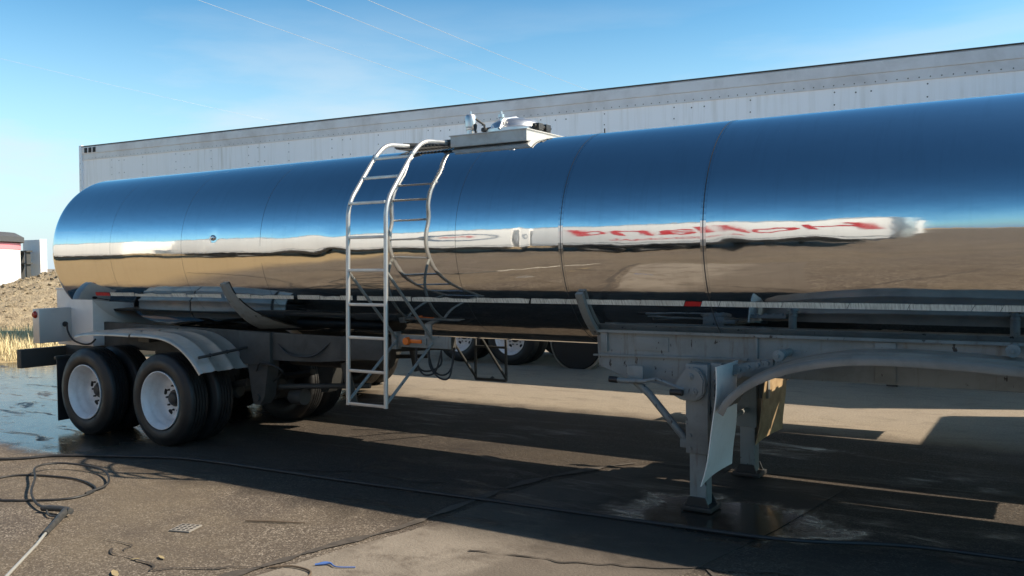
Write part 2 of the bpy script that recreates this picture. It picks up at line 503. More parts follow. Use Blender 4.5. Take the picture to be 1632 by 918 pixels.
    rough = t.mix(wet, dryr, t.ramp(t.noise(P, 7, 4, 0.6), [(0.35, 0.06), (0.7, 0.20)]))
    t.l(rough, t.b.inputs['Roughness'])
    t.b.inputs['IOR'].default_value = 1.40
    hh = t.math('ADD', t.math('MULTIPLY', stone, 0.5 if not concrete else 0.08), t.math('MULTIPLY', fine, 0.8))
    keep = t.math('SUBTRACT', 1.0, t.math('MULTIPLY', wet, 0.93))
    t.bump(t.math('MULTIPLY', hh, keep), 0.75, 0.012)
    return t.m

M['ground'] = ground_mat('asphalt_ground')
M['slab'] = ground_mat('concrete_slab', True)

bm = B()
xs = [-900, -300, -120, -60, -30, -15, 0, 15, 40, 120, 300, 900]
vs = [[bm.verts.new((x, y, 0)) for y in xs] for x in xs]
for i in range(len(xs) - 1):
    for j in range(len(xs) - 1):
        bm.faces.new((vs[i][j], vs[i + 1][j], vs[i + 1][j + 1], vs[i][j + 1]))
tag(obj('ground', bm, M['ground'], smooth=False), kind='structure')

# concrete pad with its uneven patched edge
bm = B()
edge = [(-4.42, 2.6), (-4.40, 3.4), (-4.28, 4.0), (-4.20, 4.5), (-4.05, 5.05), (-4.0, 5.9), (-3.92, 6.7), (-3.6, 7.5), (-3.38, 7.85)]
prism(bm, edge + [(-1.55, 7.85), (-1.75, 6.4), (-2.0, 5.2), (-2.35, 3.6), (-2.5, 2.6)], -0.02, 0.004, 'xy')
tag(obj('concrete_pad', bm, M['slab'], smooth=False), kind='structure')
# bitumen joint along the pad edge, and long joints
def ribbon(name, pts, w, z, mat, jit=0.35):
    bm = B()
    pts = spline([(x, y, z) for x, y in pts], 10)
    prev = None
    for i, p in enumerate(pts):
        d = (pts[min(i + 1, len(pts) - 1)] - pts[max(i - 1, 0)]).normalized()
        s = Vector((-d.y, d.x, 0))
        ww = w * (1 + jit * (noise.noise(p * 6.0) * 2.0)) * (0.35 if i in (0, len(pts) - 1) else 1)
        a, b = bm.verts.new(p + s * ww * 0.5), bm.verts.new(p - s * ww * 0.5)
        if prev: bm.faces.new((prev[0], prev[1], b, a))
        prev = (a, b)
    return obj(name, bm, mat, smooth=False)
M['joint'] = paint('bitumen_joint', (0.045, 0.037, 0.03), 0.8, 0, 0.5, (0.14, 0.115, 0.09), 12)
tag(ribbon('pavement_joint', [(x - 0.12, y) for x, y in edge], 0.07, 0.009, M['joint'], 0.8), kind='structure')
M['crackm'] = paint('crack_shadowless_dirt', (0.035, 0.028, 0.022), 0.9, 0, 0.2)
def wig(pts, amp=0.03):
    o = []
    for (x0, y0), (x1, y1) in zip(pts, pts[1:]):
        n = max(2, int(math.hypot(x1 - x0, y1 - y0) / 0.09))
        for k in range(n):
            u = k / n
            o.append((x0 + (x1 - x0) * u + random.uniform(-amp, amp), y0 + (y1 - y0) * u + random.uniform(-amp, amp)))
    return o + [pts[-1]]
for pts, w in (([(-5.9, 3.81), (-5.5, 3.79), (-5.48, 3.70)], 0.009), ([(-5.6, 3.66), (-5.35, 3.6), (-5.12, 3.64), (-4.95, 3.56), (-4.83, 3.66), (-4.54, 3.87), (-4.38, 3.95)], 0.012),
               ([(-4.1, 3.9), (-3.7, 3.98), (-3.6, 3.75)], 0.008), ([(-6.4, 5.9), (-5.6, 6.3), (-4.9, 6.2), (-4.1, 6.6)], 0.02),
               ([(-3.4, 4.9), (-2.6, 5.05), (-1.9, 5.35), (-1.2, 5.6)], 0.016), ([(-3.0, 6.9), (-2.3, 7.4), (-1.9, 7.8)], 0.02)):
    tag(ribbon('pavement_crack', wig(pts), w, 0.0115, M['crackm'], 0.6), kind='structure')
for pts in ([(-3.3, 7.95), (-1.0, 8.2), (3.5, 8.5)], [(-1.9, 5.35), (-1.2, 4.6), (-0.6, 3.6)]):
    tag(ribbon('pavement_joint', pts, 0.05, 0.0085, M['joint'], 0.4), kind='structure')

# ------------------------------------------------------------------ dry field, mound behind on the left
def field_h(x, y):
    p = Vector((x * 0.12, y * 0.12, 0))
    return 0.05 + 0.10 * noise.noise(p) + 0.05 * noise.noise(p * 4)
M['field'] = None
t = MT('dry_grass_soil')
f = t.noise(t.pos(), 1.1, 6, 0.7, 0.5); g = t.noise(t.pos(), 14, 4, 0.7)
c = t.mix(t.ramp(f, [(0.35, 0.0), (0.7, 1.0)]), (0.46, 0.36, 0.19), (0.33, 0.25, 0.13))
t.l(t.mix(t.math('MULTIPLY', g, 0.5), c, (0.20, 0.14, 0.075)), t.b.inputs['Base Color'])
t.b.inputs['Roughness'].default_value = 0.95
t.bump(t.noise(t.pos(), 25, 4, 0.7), 0.8, 0.06)
M['field'] = t.m
def on_field(x, y):     # edge of the yard runs obliquely
    return (x + 18.5) * -0.80 + (y - 9.8) * 0.55
bm = B()
grid = {}
nx, ny = 60, 60
for i in range(nx + 1):
    for j in range(ny + 1):
        s_, w_ = 130 * (i / nx) ** 1.8, -70 + 140 * j / ny
        x, y = -18.6 + s_ * -0.80 - w_ * 0.55, 9.8 + s_ * 0.55 - w_ * 0.80
        z = min(field_h(x, y), 0.01 + s_ * 0.09) if s_ > 0 else -0.02
        grid[i, j] = bm.verts.new((x, y, z))
for i in range(nx):
    for j in range(ny):
        bm.faces.new((grid[i, j], grid[i + 1, j], grid[i + 1, j + 1], grid[i, j + 1]))
tag(obj('grass_field', bm, M['field']), kind='structure')

t = MT('mound_soil')
f = t.noise(t.pos(), 2.2, 7, 0.72, 0.5)
c = t.ramp(f, [(0.3, (0.22, 0.165, 0.105)), (0.5, (0.40, 0.31, 0.195)), (0.72, (0.52, 0.42, 0.28))])
t.l(c, t.b.inputs['Base Color'])
t.b.inputs['Roughness'].default_value = 0.95
t.bump(t.noise(t.pos(), 7, 6, 0.7), 1.0, 0.25)
M['mound'] = t.m
bm = B()
MC = Vector((-36.8, 20.5))
ux, uy = Vector((0.487, 0.873)), Vector((-0.873, 0.487))     # along / across the heap
def mound_h(a, b):
    e = 1 - (abs(a + 1) / 15.0) ** 2.4 - (b / 9.5) ** 2
    if e <= 0: return -0.05
    p = Vector((a * 0.5, b * 0.5, 3))
    crest = 1.42 + 0.36 * math.tanh(a * 0.6) + 0.12 * noise.noise(Vector((a * .35, 0, 0)))
    return crest * e ** 0.6 + (0.20 * noise.noise(p) + 0.14 * noise.noise(p * 2.6) + 0.06 * noise.noise(p * 7)) * min(1, e * 3)
gr = {}
na, nb = 170, 130
for i in range(na + 1):
    for j in range(nb + 1):
        a, b = -17 + 32 * i / na, -10 + 20 * j / nb
        q = MC + ux * a + uy * b
        gr[i, j] = bm.verts.new((q.x, q.y, mound_h(a, b)))
for i in range(na):
    for j in range(nb):
        bm.faces.new((gr[i, j], gr[i + 1, j], gr[i + 1, j + 1], gr[i, j + 1]))
tag(obj('dirt_mound', bm, M['mound']), kind='structure')

# dry grass blades, uncountable: one object
M['straw'] = paint('straw', (0.62, 0.52, 0.30), 0.85, 0, 0.5, (0.34, 0.25, 0.12), 1.5)
bm = B()
for _ in range(16000):
    s_, w_ = 0.1 + 9.5 * random.random() ** 1.4, random.uniform(-9, 5)
    x, y = -18.6 + s_ * -0.80 - w_ * 0.55, 9.8 + s_ * 0.55 - w_ * 0.80
    z = min(field_h(x, y), 0.01 + s_ * 0.09)
    hgt = random.uniform(0.10, 0.36) * min(1, 0.35 + s_ * 0.6) * (0.6 + 0.8 * max(0, noise.noise(Vector((x, y, 0)) * .5) + .5))
    a = random.random() * 6.283; lean = random.uniform(0.05, 0.6) * hgt
    d = Vector((math.cos(a), math.sin(a), 0)); s2 = Vector((-d.y, d.x, 0)) * random.uniform(0.005, 0.012)
    p = Vector((x, y, z - 0.01)); q = p + d * lean * 0.4 + Vector((0, 0, hgt * .6)); r2 = p + d * lean + Vector((0, 0, hgt))
    v = [bm.verts.new(p - s2), bm.verts.new(p + s2), bm.verts.new(q + s2 * .7), bm.verts.new(q - s2 * .7), bm.verts.new(r2)]
    bm.faces.new(v[:4]); bm.faces.new((v[3], v[2], v[4]))
tag(obj('dry_grass', bm, M['straw'], smooth=False, fix=False), kind='stuff')

# clods and dry weeds on the mound: one ground-cover object
bm = B()
for _ in range(2600):
    a, b = random.uniform(-9, 9), random.uniform(-9.3, 2)
    z = mound_h(a, b)
    if z < 0.1: continue
    q = MC + ux * a + uy * b
    r = random.uniform(0.02, 0.09) * (1.5 if z > 1.2 else 1)
    vv = [bm.verts.new(Vector((q.x, q.y, z)) + Vector((random.gauss(0, 1), random.gauss(0, 1), random.gauss(0.2, .7))).normalized() * r) for _ in range(7)]
    try: bmesh.ops.convex_hull(bm, input=vv)
    except Exception: pass
tag(obj('mound_clods', bm, M['mound'], smooth=False), kind='stuff')

# ------------------------------------------------------------------ wheels
def make_wheel(parent, loc, outer=True, flip=False, rim_r=0.32, tyre_r=0.512, w=0.285, mats=('tyre', 'white_rim', 'hub')):
    """centre of the outboard face at loc, axis along y; outboard is -y unless flip"""
    e = empty('wheel', loc, parent)
    if flip: e.rotation_euler = (0, 0, math.pi)
    k = rim_r / 0.32; T = tyre_r
    bm = B()
    pr = [(rim_r * .985, .03), (rim_r * 1.05, .012), (rim_r * 1.14, .002), (T * .80, 0.0), (T * .885, .012), (T * .90, .020), (T * .955, .026), (T * .985, .040), (T * .997, .055)]
    y = .055
    for g in (.085, .125, .160, .200):
        pr += [(T, g - .004), (T * .975, g - .002), (T * .975, g + .006), (T, g + .008)]
    pr += [(T * .997, w - .055), (T * .985, w - .04), (T * .955, w - .026), (T * .885, w - .012), (T * .8, w), (rim_r * 1.14, w - .002), (rim_r * .985, w - .03)]
    lathe(bm, pr, 'y', (0, 0, 0), 72)
    def put(name, bm, m):
        me_o = obj(name, bm, m, None)
        me_o.parent = e
        return me_o
    put('tyre', bm, M[mats[0]])
    bm = B()
    if outer:
        pr = [(rim_r * .93, w - .01), (rim_r * .97, .03), (rim_r * 1.0, .012), (rim_r * 1.0, .004), (rim_r * .975, .002), (rim_r * .955, .012),
              (rim_r * .935, .03), (rim_r * .885, .05), (rim_r * .87, .085), (rim_r * .855, .115), (rim_r * .81, .130), (rim_r * .795, .165),
              (rim_r * .765, .200), (rim_r * .71, .222), (rim_r * .60, .232), (rim_r * .48, .226), (rim_r * .40, .222), (0, .221)]
        lathe(bm, pr, 'y', (0, 0, 0), 64)
        for q in range(5):      # hand holes
            a = q * 2 * math.pi / 5 + .35
            lathe(bm, [(0.0, .2245), (.034 * k, .2255), (.036 * k, .231)], 'y', (math.cos(a) * rim_r * .64, 0, math.sin(a) * rim_r * .64), 14, 1)
        for q in range(10):     # nuts
            a = q * 2 * math.pi / 10
            lathe(bm, [(0, .196), (.011 * k, .196), (.013 * k, .228)], 'y', (math.cos(a) * rim_r * .44, 0, math.sin(a) * rim_r * .44), 6, 2)
    else:
        pr = [(rim_r * .93, .02), (rim_r * .99, w - .02), (rim_r * .9, w - .06), (rim_r * .86, .12), (rim_r * .7, .10), (rim_r * .45, .09), (0, .09)]
        lathe(bm, pr, 'y', (0, 0, 0), 48)
    put('rim', bm, [M[mats[1]], M['dark_hole'], M['hub']])
    if outer:
        bm = B()
        lathe(bm, [(0, .150), (.050 * k, .153), (.062 * k, .162), (.066 * k, .172), (.068 * k, .188), (.086 * k, .192), (.094 * k, .203), (.094 * k, .226)], 'y', (0, 0, 0), 32)
        for q in range(6):
            a = q * 2 * math.pi / 6
            lathe(bm, [(0, .186), (.008, .186), (.009, .194)], 'y', (math.cos(a) * .078 * k, 0, math.sin(a) * .078 * k), 6)
        put('hub', bm, M[mats[2]])
    return e

# ------------------------------------------------------------------ the polished tanker
YC, ZC, RT = 7.28, 2.17, 0.953
X0, X1 = -10.76, 2.6
TK = empty('tanker_trailer', (-4.4, YC, 0))
tag(TK, 'polished stainless steel tank trailer with ladder and white rims, nearest to the viewer', 'tanker trailer', 'polished tank trailers')

def dent(x, a):
    d = 0.0
    for (dx, da, amp, wx, wa) in DENTS:
        d += amp * math.exp(-((x - dx) / wx) ** 2 - ((a - da) / wa) ** 2)
    return d
DENTS = [(-7.72, 0.10, -0.006, 0.05, 0.05), (-5.98, 0.02, 0.006, 0.16, 0.10), (-3.86, 0.0, -0.0025, 0.04, 0.12), (-3.76, -.03, 0.0015, 0.05, 0.10),
         (-2.05, -0.10, -0.0035, 0.10, 0.07), (-0.75, 0.0, 0.002, 0.3, 0.05), (-3.1, 0.06, 0.002, 0.15, 0.06), (-6.2, -0.05, -0.003, 0.12, 0.07), (-6.6, 0.03, 0.0025, 0.2, 0.06), (-1.85, -0.05, 0.002, 0.15, 0.07), (-1.5, 0.02, 0.003, 0.2, 0.06), (-6.9, -0.1, 0.003, 0.25, 0.1),
         (-1.0, -0.3, 0.003, 0.2, 0.15), (-9.0, -0.25, -0.004, 0.3, 0.14), (-5.2, -0.25, -0.004, 0.25, 0.12), (-2.9, -0.22, 0.003, 0.2, 0.1)]
def make_tank(parent, yo, xo, xe, nn):
    bm = B()
    NA = 128
    def rad(x):
        e = min(x - X0, xe - x)
        return 1.0 if e >= 0.07 else math.sqrt(max(0, 1 - ((0.07 - e) / 0.07) ** 2)) * 0.07 / RT + (1 - 0.07 / RT)
    xs = [X0 + 0.07 * (1 - math.cos(i * math.pi / 12)) for i in range(6)]
    xs += [X0 + 0.07 + (xe - X0 - 0.14) * i / nn for i in range(nn + 1)]
    xs += [xe - 0.07 * (1 - math.cos((5 - i) * math.pi / 12)) for i in range(6)]
    rings = []
    for x in xs:
        r = RT * rad(x)
        ring = []
        for k in range(NA):
            a = 2 * math.pi * k / NA - math.pi             # 0 = facing the viewer (-y), + = upwards
            rr = r + dent(x, a)
            ring.append(bm.verts.new((x, (YC + yo) - rr * math.cos(a), ZC + rr * math.sin(a))))
        rings.append(ring)
    for A_, B_ in zip(rings, rings[1:]):
        for k in range(NA):
            bm.faces.new((A_[k], A_[(k + 1) % NA], B_[(k + 1) % NA], B_[k]))
    XOFF = xo
    for ring, sgn in ((rings[0], -1), (rings[-1], 1)):       # dished heads
        prev = ring; x = xs[0] if sgn < 0 else xs[-1]; r0 = RT * rad(x)
        for i in range(1, 9):
            u = i / 9
            cur = []
            for k in range(NA):
                a = 2 * math.pi * k / NA - math.pi
                rr = r0 * math.cos(u * math.pi / 2)
                cur.append(bm.verts.new((x + sgn * 0.16 * math.sin(u * math.pi / 2), (YC + yo) - rr * math.cos(a), ZC + rr * math.sin(a))))
            for k in range(NA):
                bm.faces.new((prev[k], prev[(k + 1) % NA], cur[(k + 1) % NA], cur[k]))
            prev = cur
        bm.faces.new(prev)
    for sx_, w_ in ((-9.53, .0018), (-8.24, .0022), (-6.99, .0026), (-4.53, .002), (-3.476, .006), (-2.268, .008), (0.9, .006)):
        r = RT + 0.0012
        for k in range(NA):
            a0, a1 = 2 * math.pi * k / NA, 2 * math.pi * (k + 1) / NA
            q = [(sx_ + sg * w_ / 2, (YC + yo) - r * math.cos(a), ZC + r * math.sin(a)) for sg, a in ((-1, a0), (1, a0), (1, a1), (-1, a1))]
            bm.faces.new([bm.verts.new(p) for p in q]).material_index = 1
            if w_ > .0045:
                for s0, s1 in ((-.022, -w_ / 2), (w_ / 2, .022)):
                    q = [(sx_ + d_, (YC + yo) - (r - .0004) * math.cos(a), ZC + (r - .0004) * math.sin(a)) for d_, a in ((s0, a0), (s1, a0), (s1, a1), (s0, a1))]
                    bm.faces.new([bm.verts.new(p) for p in q]).material_index = 2
    bmesh.ops.translate(bm, verts=bm.verts, vec=(xo, 0, 0))
    return obj('tank', bm, [M['tank'], M['seam'], M['weld_band']], parent, sharp=60, fix=True)

make_tank(TK, 0, 0, X1, 330)

# small gauge fitting on the flank
bm = B()
lathe(bm, [(0, -.03), (.016, -.028), (.022, -.012), (.03, -.008), (.032, .012)], 'y', (-7.72, YC - RT * math.cos(0.1), ZC + RT * math.sin(.1)), 16)
obj('gauge_fitting', bm, M['stainless'], TK)

# worn reflective tape in pieces along the flank
def tape_piece(xa, xb, mat, hgt=0.052, rag=0.0):
    bm = B()
    n = max(2, int((xb - xa) / 0.08)); r = RT + 0.0025
    a0 = R_(-34.0)
    prev = None
    for i in range(n + 1):
        x = xa + (xb - xa) * i / n
        col = []
        for j in range(3):
            hh = hgt * (1 - (rag * random.random() if j == 2 else 0))
            a = a0 + (j / 2 - 0.5) * hh / RT
            col.append(bm.verts.new((x + (0.012 * (j - 1) if i in (0, n) else 0), YC - r * math.cos(a), ZC + r * math.sin(a))))
        if prev:
            for j in range(2): bm.faces.new((prev[j], col[j], col[j + 1], prev[j + 1]))
        prev = col
    o = obj('tape_strip', bm, mat, TK, sharp=60)
    return o
x = -9.98
tp = tape_piece(-10.08, -9.80, M['tape_r'], rag=.25); tp['label'] = 'red end piece of the reflective tape'
x = -9.78; torn = False
for _ in range(60):
    ln = random.choice((.16, .3, .42, .55, .7)) * random.uniform(.8, 1.1)
    if x + ln > 1.2: break
    if not (-2.52 < x + ln and x < -2.36 and False):
        tape_piece(x, x + ln, M['tape_w'], rag=random.choice((0.0, .1, .3, .7)) if x < -4 else random.choice((0.0, .1, .2)))
    x += ln + (random.choice((.008, .012, .02, .06)) if x < -4 else .004)
    if -2.75 < x < -2.45 and not torn:
        torn = True
        tp = tape_piece(x, min(x + .13, -2.30), M['tape_r'], rag=.85); tp['label'] = 'torn red piece of the reflective tape'
        x += .135
    if -0.32 < x < -0.2:
        tp = tape_piece(x, x + .3, M['tape_r'], rag=.2); tp['label'] = 'red piece of the reflective tape near the front'
        x += .31

# spill box, manhole lid and valves on top
bm = B()
x0, x1, y0, y1, zb, zt = -5.015, -4.16, 6.95, 7.75, 3.088, 3.186
th = .012
box(bm, x0, x1, y0, y0 + th, zb, zt); box(bm, x0, x1, y1 - th, y1, zb, zt)
box(bm, x0, x0 + th, y0 + th, y1 - th, zb, zt); box(bm, x1 - th, x1, y0 + th, y1 - th, zb, zt)
box(bm, x0 - .012, x1 + .012, y0 - .012, y1 + .012, zt, zt + .008)

box(bm, x0 + .005, x1 - .005, y0 + .005, y1 - .005, zb - .006, zb + .004)
lathe(bm, [(.30, 2.95), (.30, 3.083)], 'z', (-4.575, 7.35, 0), 40, 1)
box(bm, x0 + .05, x1 - .12, 7.22, 7.6, 3.02, 3.081, 0, 1)
obj('spill_box', bm, [M['spill'], M['gray_dark']], TK)
bm = B()
c = (-4.50, 7.32, 3.205)
lathe(bm, [(.29, 0), (.29, .035), (.27, .05), (.255, .052), (.25, .06), (.235, .095), (.19, .125), (.12, .142), (.05, .149), (0, .15)], 'z', c, 48)
LID = obj('manhole_lid', bm, M['stainless'], TK)
bm = B()
tube(bm, [(c[0], c[1] - .30, c[2] + .02), (c[0], c[1] - .24, c[2] + .115), (c[0], c[1], c[2] + .165), (c[0], c[1] + .24, c[2] + .115), (c[0], c[1] + .3, c[2] + .02)], .014, 8)
tube(bm, [(c[0], c[1] - .26, c[2] + .0), (c[0], c[1] - .26, c[2] + .19)], .010, 8)
lathe(bm, [(0, 0), (.03, 0), (.03, .03), (0, .03)], 'z', (c[0], c[1] - .26, c[2] + .13), 10)
obj('lid_clamp', bm, M['stainless'], TK)
bm = B()
box(bm, -4.24, -4.16, 7.18, 7.27, 3.208, 3.275, .008); box(bm, -4.24, -4.17, 7.34, 7.43, 3.208, 3.28, .008)
tube(bm, [(-4.20, 7.15, 3.25), (-4.20, 7.46, 3.25)], .018, 8)
obj('lid_hinge', bm, M['black_steel'], TK)
bm = B()
vc_ = (-4.92, 7.16, 3.205)
lathe(bm, [(.0, 0), (.036, 0), (.036, .06), (.048, .062), (.050, .078), (.043, .082), (.052, .09), (.054, .14), (.053, .19), (.046, .205), (.02, .214), (.008, .218), (.006, .245), (0, .246)], 'z', vc_, 28)
obj('vent_valve', bm, M['stainless'], TK)
bm = B()
tube(bm, [(-4.86, 7.14, 3.26), (-4.84, 7.12, 3.30), (-4.84, 7.12, 3.25), (-4.83, 7.12, 3.22)], .012, 8)
tube(bm, [(-4.76, 7.16, 3.20), (-4.76, 7.16, 3.30), (-4.82, 7.10, 3.36)], .011, 8)
lathe(bm, [(0, -.02), (.03, -.018), (.034, 0), (.03, .018), (0, .02)], 'z', (-4.76, 7.16, 3.255), 12)
tube(bm, [(-4.76, 7.16, 3.26), (-4.68, 7.2, 3.275)], .012, 8)
obj('valve_handle', bm, M['black_steel'], TK)
bm = B()
tube(bm, [(-3.52, 7.26, 3.12), (-3.52, 7.26, 3.17)], .006, 6)
obj('top_stud', bm, M['black_steel'], TK)
# short walkway at the ladder head
bm = B()
for yy in (7.0, 7.16, 7.32): box(bm, -5.75, -5.02, yy, yy + .05, 3.135, 3.155)
for i in range(16): box(bm, -5.72 + i * .043, -5.705 + i * .043, 6.98, 7.4, 3.122, 3.135)
tube(bm, [(-5.58, 6.93, 3.14), (-5.44, 6.99, 3.135)], .03, 6); tube(bm, [(-5.14, 6.98, 3.14), (-5.0, 6.99, 3.14)], .028, 6)
obj('walkway', bm, M['gray_dark'], TK)

# access ladder
LAD = empty('ladder', (-5.3, 6.02, .7), TK)
def rail(x):
    bm = B()
    pts = bend([(x, 6.005, .685), (x, 6.045, 2.51), (x, 6.43, 2.98), (x, 6.60, 3.115), (x, 7.02, 3.138)], .13, 6)
    tube(bm, pts, .0205, 12)
    obj('rail', bm, M['alu'], LAD)
for x in (-5.52, -5.075): rail(x)
def yl(z):
    return 6.005 + .04 * (z - .685) / 1.825 if z < 2.51 else 6.045 + (z - 2.51) * .385 / .47
for z in (.70, 1.001, 1.304, 1.602, 1.911, 2.208, 2.517, 2.76, 2.955):
    bm = B()
    box(bm, -5.51, -5.085, yl(z) - .013, yl(z) + .013, z - .013, z + .013, .003)
    obj('rung', bm, M['alu'], LAD)
for x in (-5.52, -5.075):
    for a, b in (((x, 6.035, 1.9), (x, 6.70, 1.24)), ((x, 6.70, 1.21), (x, 6.01, .72))):
        bm = B(); tube(bm, [a, b], .014, 8); obj('brace', bm, M['gray'], LAD)
for x in (-5.52, -5.075):
    bm = B(); tube(bm, bend([(x, 6.42, 2.965), (x + .005, 6.43, 2.99)], .01), .0245, 10)
    obj('rail_collar', bm, M['alu'], LAD)

# marker plate behind the ladder
bm = B()
box(bm, -5.58, -4.88, 6.72, 6.735, 1.155, 1.275, .004)
box(bm, -5.20, -5.12, 6.74, 6.76, 1.25, 1.39, .003)
box(bm, -5.58, -5.52, 6.70, 6.78, 1.13, 1.30, .004)
MP = obj('marker_bracket', bm, M['gray'], TK)
bm = B()
box(bm, -5.35, -5.21, 6.695, 6.72, 1.198, 1.235, .006)
lathe(bm, [(0, -.03), (.035, -.028), (.04, 0), (.04, .02)], 'y', (-5.385, 6.70, 1.215), 20)
obj('marker_lamp', bm, M['amber'], MP)
bm = B()
box(bm, -5.44, -5.16, 6.708, 6.7195, 1.18, 1.25, .003)
obj('lamp_plate', bm, M['gray'], MP)
for pts in ([(-5.30, 6.74, 1.16), (-5.28, 6.72, 1.0), (-5.20, 6.72, .90), (-5.08, 6.74, .93), (-5.02, 6.76, 1.12)],
            [(-5.33, 6.76, 1.16), (-5.29, 6.75, .97), (-5.17, 6.74, .93), (-5.06, 6.8, .99), (-5.05, 6.8, 1.13)],
            [(-5.18, 6.78, 1.16), (-5.14, 6.74, .98), (-5.02, 6.74, .87), (-4.92, 6.76, .90), (-4.90, 6.80, 1.16)],
            [(-5.22, 6.80, 1.16), (-5.12, 6.76, .95), (-5.0, 6.76, .90), (-4.93, 6.8, .97), (-4.92, 6.84, 1.16)]):
    bm = B(); tube(bm, spline(pts, 8), .009, 8); obj('air_hose', bm, M['hose'], TK)

# drop step on the far side
FS = empty('drop_step', (-5.55, 8.45, .62), TK)
for x in (-5.78, -5.36):
    bm = B(); tube(bm, [(x, 8.45, .62), (x, 8.45, 1.45)], .0165, 8); obj('post', bm, M['gray_dark'], FS)
    bm = B(); tube(bm, [(x, 8.45, .64), (x, 7.86, 1.24)], .0145, 8); obj('brace', bm, M['gray_dark'], FS)
bm = B(); box(bm, -5.78, -5.36, 8.435, 8.465, .605, .635, .004); lathe(bm, [(0, 0), (.03, .005), (0, .03)], 'z', (-5.55, 8.45, .635), 8)
obj('step_bar', bm, M['gray_dark'], FS)
bm = B(); box(bm, -5.78, -5.36, 8.435, 8.465, .985, 1.01, .004); obj('step_bar', bm, M['gray_dark'], FS)

# rear running gear
for sgn in (1, -1):
    def yy(d): return YC - sgn * d            # d: distance out from the centre line
    bm = B()                                   # rear sub-frame web
    ya, yb = sorted((yy(.54), yy(.58)))
    prism(bm, [(-10.6, 1.28), (-5.7, 1.22), (-5.7, 1.02), (-6.6, .95), (-7.7, .93), (-10.6, .97)], ya, yb)
    y2a, y2b = sorted((yy(.50), yy(.62)))
    box(bm, -7.72, -7.24, y2a, y2b, .88, 1.24, .01)
    box(bm, -6.22, -5.66, y2a, y2b, 1.01, 1.235, .008)
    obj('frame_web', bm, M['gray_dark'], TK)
    for hx in (-7.45, -9.05, -10.25):
        bm = B()
        h0, h1 = sorted((yy(.44), yy(.60)))
        prism(bm, [(hx - .17, .95), (hx + .17, .95), (hx + .09, .52), (hx + .02, .44), (hx - .07, .44), (hx - .10, .52)], h0, h1)
        lathe(bm, [(0, min(h0, h1) - .02), (.04, min(h0, h1) - .02), (.04, max(h0, h1) + .02), (0, max(h0, h1) + .02)], 'y', (hx - .01, 0, .52), 14)
        obj('spring_hanger', bm, M['gray_dark'], TK)
    bm = B()
    for ax in (-9.73, -8.345):
        tube(bm, [(ax - .62, yy(.50), .66), (ax - .3, yy(.50), .60), (ax, yy(.50), .585), (ax + .3, yy(.5), .60), (ax + .62, yy(.5), .66)], .045, 6)
    obj('leaf_spring', bm, M['black_steel'], TK)
    # saddle bracket, curved horn up the tank flank
    bm = B()
    r0, r1 = RT + .004, RT + .035
    def ringp(a, r): return (yy(r * math.cos(a)), ZC + r * math.sin(a))
    aa = [R_(-24 - 5.5 * i) for i in range(9)]
    poly = [ringp(a, r1 + .0) for a in aa] + [ringp(a, r0) for a in aa[::-1]]
    prism(bm, poly, -7.68, -7.60, 'yz')
    # flared web between horn and frame rail
    for i in range(8):
        w0, w1 = .04 + .55 * (i / 8) ** 2.2, .04 + .55 * ((i + 1) / 8) ** 2.2
        a0, a1 = aa[i], aa[i + 1]
        q = [(-7.60, *ringp(a0, r1)), (-7.60 + w0, *ringp(a0, r0 + .004)), (-7.60 + w1, *ringp(a1, r0 + .004)), (-7.60, *ringp(a1, r1))]
        bm.faces.new([bm.verts.new(p) for p in q])
    obj('saddle_bracket', bm, M['gray'], TK)
    bm = B()
    poly = [ringp(a, r1 + .012) for a in [R_(-28 - 3.5 * i) for i in range(9)]] + [ringp(a, r0) for a in [R_(-28 - 3.5 * i) for i in range(9)][::-1]]
    prism(bm, poly, -3.385, -3.32, 'yz')
    obj('saddle_bracket', bm, M['gray'], TK)
    # tandem wheels
    for ax in (-9.73, -8.345):
        make_wheel(TK, (ax, yy(1.20), .503), True, sgn < 0)
        make_wheel(TK, (ax, yy(.86), .503), False, sgn < 0, mats=('tyre', 'hub', 'hub'))
    # rear fender over both axles
def fender(prof, ya, yb, name='fender', lip=.035, ribs=3, mat='fender'):
    """ya outboard edge, yb inboard edge"""
    bm = B()
    pts = spline([(x, 0, z) for x, z in prof], 6)
    sect = [(0.0, -lip), (0.004, -lip * .45), (.022, -.006), (.05, 0)]
    for q in range(ribs):
        c0 = .05 + (1 - .10) * (q + .6) / ribs
        sect += [(c0 - .045, 0), (c0 - .022, .014), (c0 + .022, .014), (c0 + .045, 0)]
    sect += [(1.0, 0)]
    W_ = yb - ya
    prevs = None
    for i, p in enumerate(pts):
        d = (pts[min(i + 1, len(pts) - 1)] - pts[max(i - 1, 0)]).normalized()
        n = Vector((-d.z, 0, d.x))
        if n.z < 0: n = -n
        top, botm = [], []
        for u, hgt in sect:
            q = Vector((p.x, ya + W_ * u, p.z)) + n * hgt
            top.append(bm.verts.new(q)); botm.append(bm.verts.new(q - n * .006))
        if prevs:
            for k in range(len(sect) - 1):
                bm.faces.new((prevs[0][k], prevs[0][k + 1], top[k + 1], top[k]))
                bm.faces.new((prevs[1][k], botm[k], botm[k + 1], prevs[1][k + 1]))
            for k in (0, -1):
                bm.faces.new((prevs[0][k], top[k], botm[k], prevs[1][k]))
        if i in (0, len(pts) - 1):
            for k in range(len(sect) - 1): bm.faces.new((top[k], top[k + 1], botm[k + 1], botm[k]))
        prevs = (top, botm)
    return obj(name, bm, M[mat], TK, sharp=50)
PROF_R = [(-8.80, 1.225), (-8.5, 1.226), (-8.2, 1.20), (-7.97, 1.125), (-7.80, 1.02), (-7.70, .93), (-7.62, .845)]
PROF_B = [(-9.86, 1.172), (-9.72, 1.195), (-9.5, 1.214), (-9.1, 1.224), (-8.83, 1.222)]
